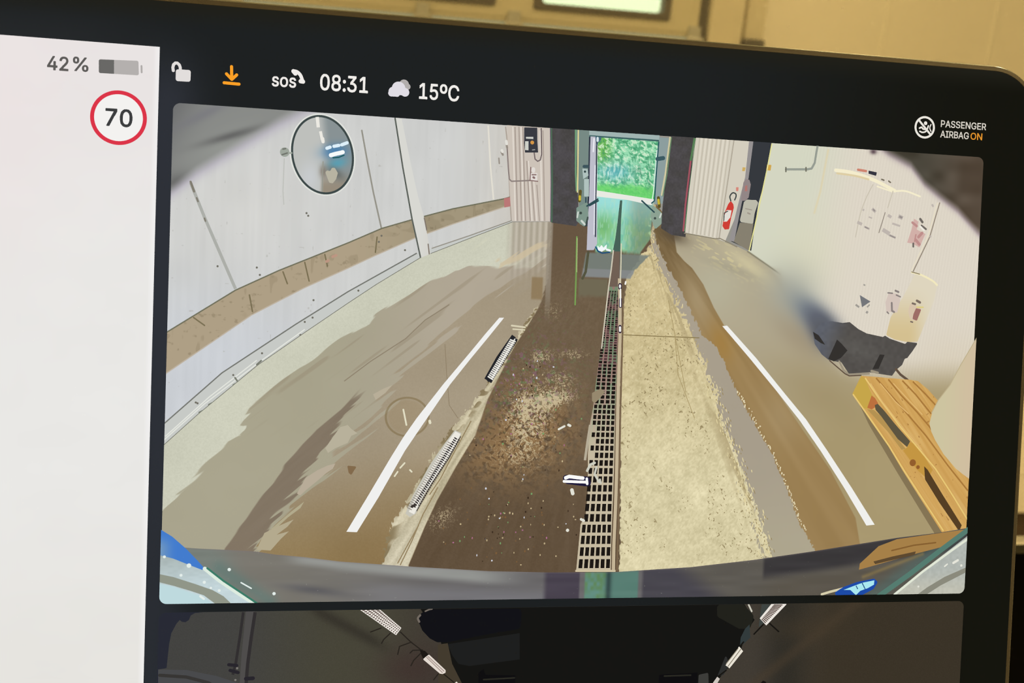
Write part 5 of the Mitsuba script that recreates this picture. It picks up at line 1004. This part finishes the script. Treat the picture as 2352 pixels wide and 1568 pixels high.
low('car_mirror_edge', stroke([(1126.6, 916.3), (1133.7, 929.7)], 3.4), (206, 204, 190), 'bright glint on the right door mirror')
# ceiling lamps seen by the second camera
def lamp_strip(name, q, n, rows, label, bar=(42, 38, 36), cl=(236, 230, 222)):
    a, b, c2, e = [np.array(p) for p in q]           # a-b one long side, e-c2 the other
    low(name, Polygon([a, b, c2, e]).buffer(0.8), cl, label)
    lines = []
    for k in range(n):
        t = (k + 0.5) / n
        p, r = a + (b - a) * t, e + (c2 - e) * t
        for j in range(rows):
            s0, s1 = (j + 0.18) / rows, (j + 0.80) / rows
            lines.append([tuple(p + (r - p) * s0), tuple(p + (r - p) * s1)])
    low(name + '_grid', strokes(lines, 2.0), (92, 76, 70), None)
lamp_strip('ceiling_lamp', [(360.2, 914.8), (427.9, 963.1), (436.5, 950.8), (394.4, 914.5)], 17, 4, 'lit ceiling lamp with a louvre at the upper left')
low('lamp_wire', strokes([[(435.9, 958.3), (456.3, 977.8), (478.4, 994.9)], [(417.1, 960.4), (405.2, 971.8), (401.4, 979.2)], [(457.2, 977.8), (435.2, 985.7), (432.4, 1000.6)], [(478.4, 993.2), (460.2, 993.7), (455.4, 998.6)], [(475.3, 999.8), (462.5, 1012.9), (457.9, 1022.8)], [(399.6, 950.1), (380.3, 957.2)], [(509.9, 1040), (501.9, 1050.7)]], 2.2, 'round'), (38, 34, 30), 'thin dark wires holding the lamps')
low('lamp_wire', poly([(473.4, 993.1), (483.4, 995), (492, 1003.6), (482.4, 1013.4), (477, 1003.2)]), (26, 22, 20))
low('ceiling_lamp', poly([(491.1, 1001.9), (523.8, 1032.8), (524, 1037.8), (518.2, 1040.2), (513.2, 1039.2), (479.8, 1010.8)], 2), (228, 218, 208), 'lit ceiling lamp in the middle of the left row')
low('ceiling_lamp_groove', strokes([[(486.3, 1006.8), (518.2, 1037.7)], [(488.7, 1005.2), (521.4, 1035.2)]], 1.6), (164, 146, 138), 'grooves of the lamp')
low('ceiling_lamp', poly([(545.6, 1055.2), (559.5, 1070.7), (554, 1080.7), (537.4, 1061.7)]), (230, 222, 210), 'lit ceiling lamp at the lower edge')
low('lamp_wire', stroke([(521.6, 1041.1), (540.6, 1056.7)], 2), (30, 27, 22))
lamp_strip('ceiling_lamp', [(1174.9, 916.1), (1152, 944), (1165.7, 957.5), (1205.8, 916.5)], 14, 1, 'lit ceiling lamp with a louvre at the upper right')
low('lamp_wire', strokes([[(1159.1, 956.5), (1140.5, 975.6)], [(1119, 991.1), (1110.3, 1001.5)], [(1173, 955), (1192.5, 971.3)], [(1084.8, 1047.6), (1067, 1060.3)]], 3, 'round'), (20, 19, 17))
low('ceiling_lamp', poly([(1110.2, 999.7), (1119, 1009.6), (1091.9, 1043.4), (1083.3, 1037)]), (234, 228, 214), 'lit ceiling lamp in the middle of the right row')
low('ceiling_lamp_groove', strokes([[(1114.1, 1005.1), (1088.1, 1039.8)], [(1108.5, 1003.2), (1084.1, 1034.4)]], 1.6), (130, 122, 104))
low('ceiling_lamp', poly([(1066.9, 1059.5), (1072.6, 1064), (1062.5, 1082.2), (1049.8, 1086.3), (1056.6, 1074.1)]), (206, 198, 190), 'lit ceiling lamp at the lower right edge')
low('dark_thing', poly([(1158.3, 1076), (1163.6, 1070), (1169.3, 1071.9), (1175.5, 1082.7), (1160.9, 1089.4)]), (20, 16, 16), 'small dark thing at the lower edge')  # near black patch, darker than the picture around it
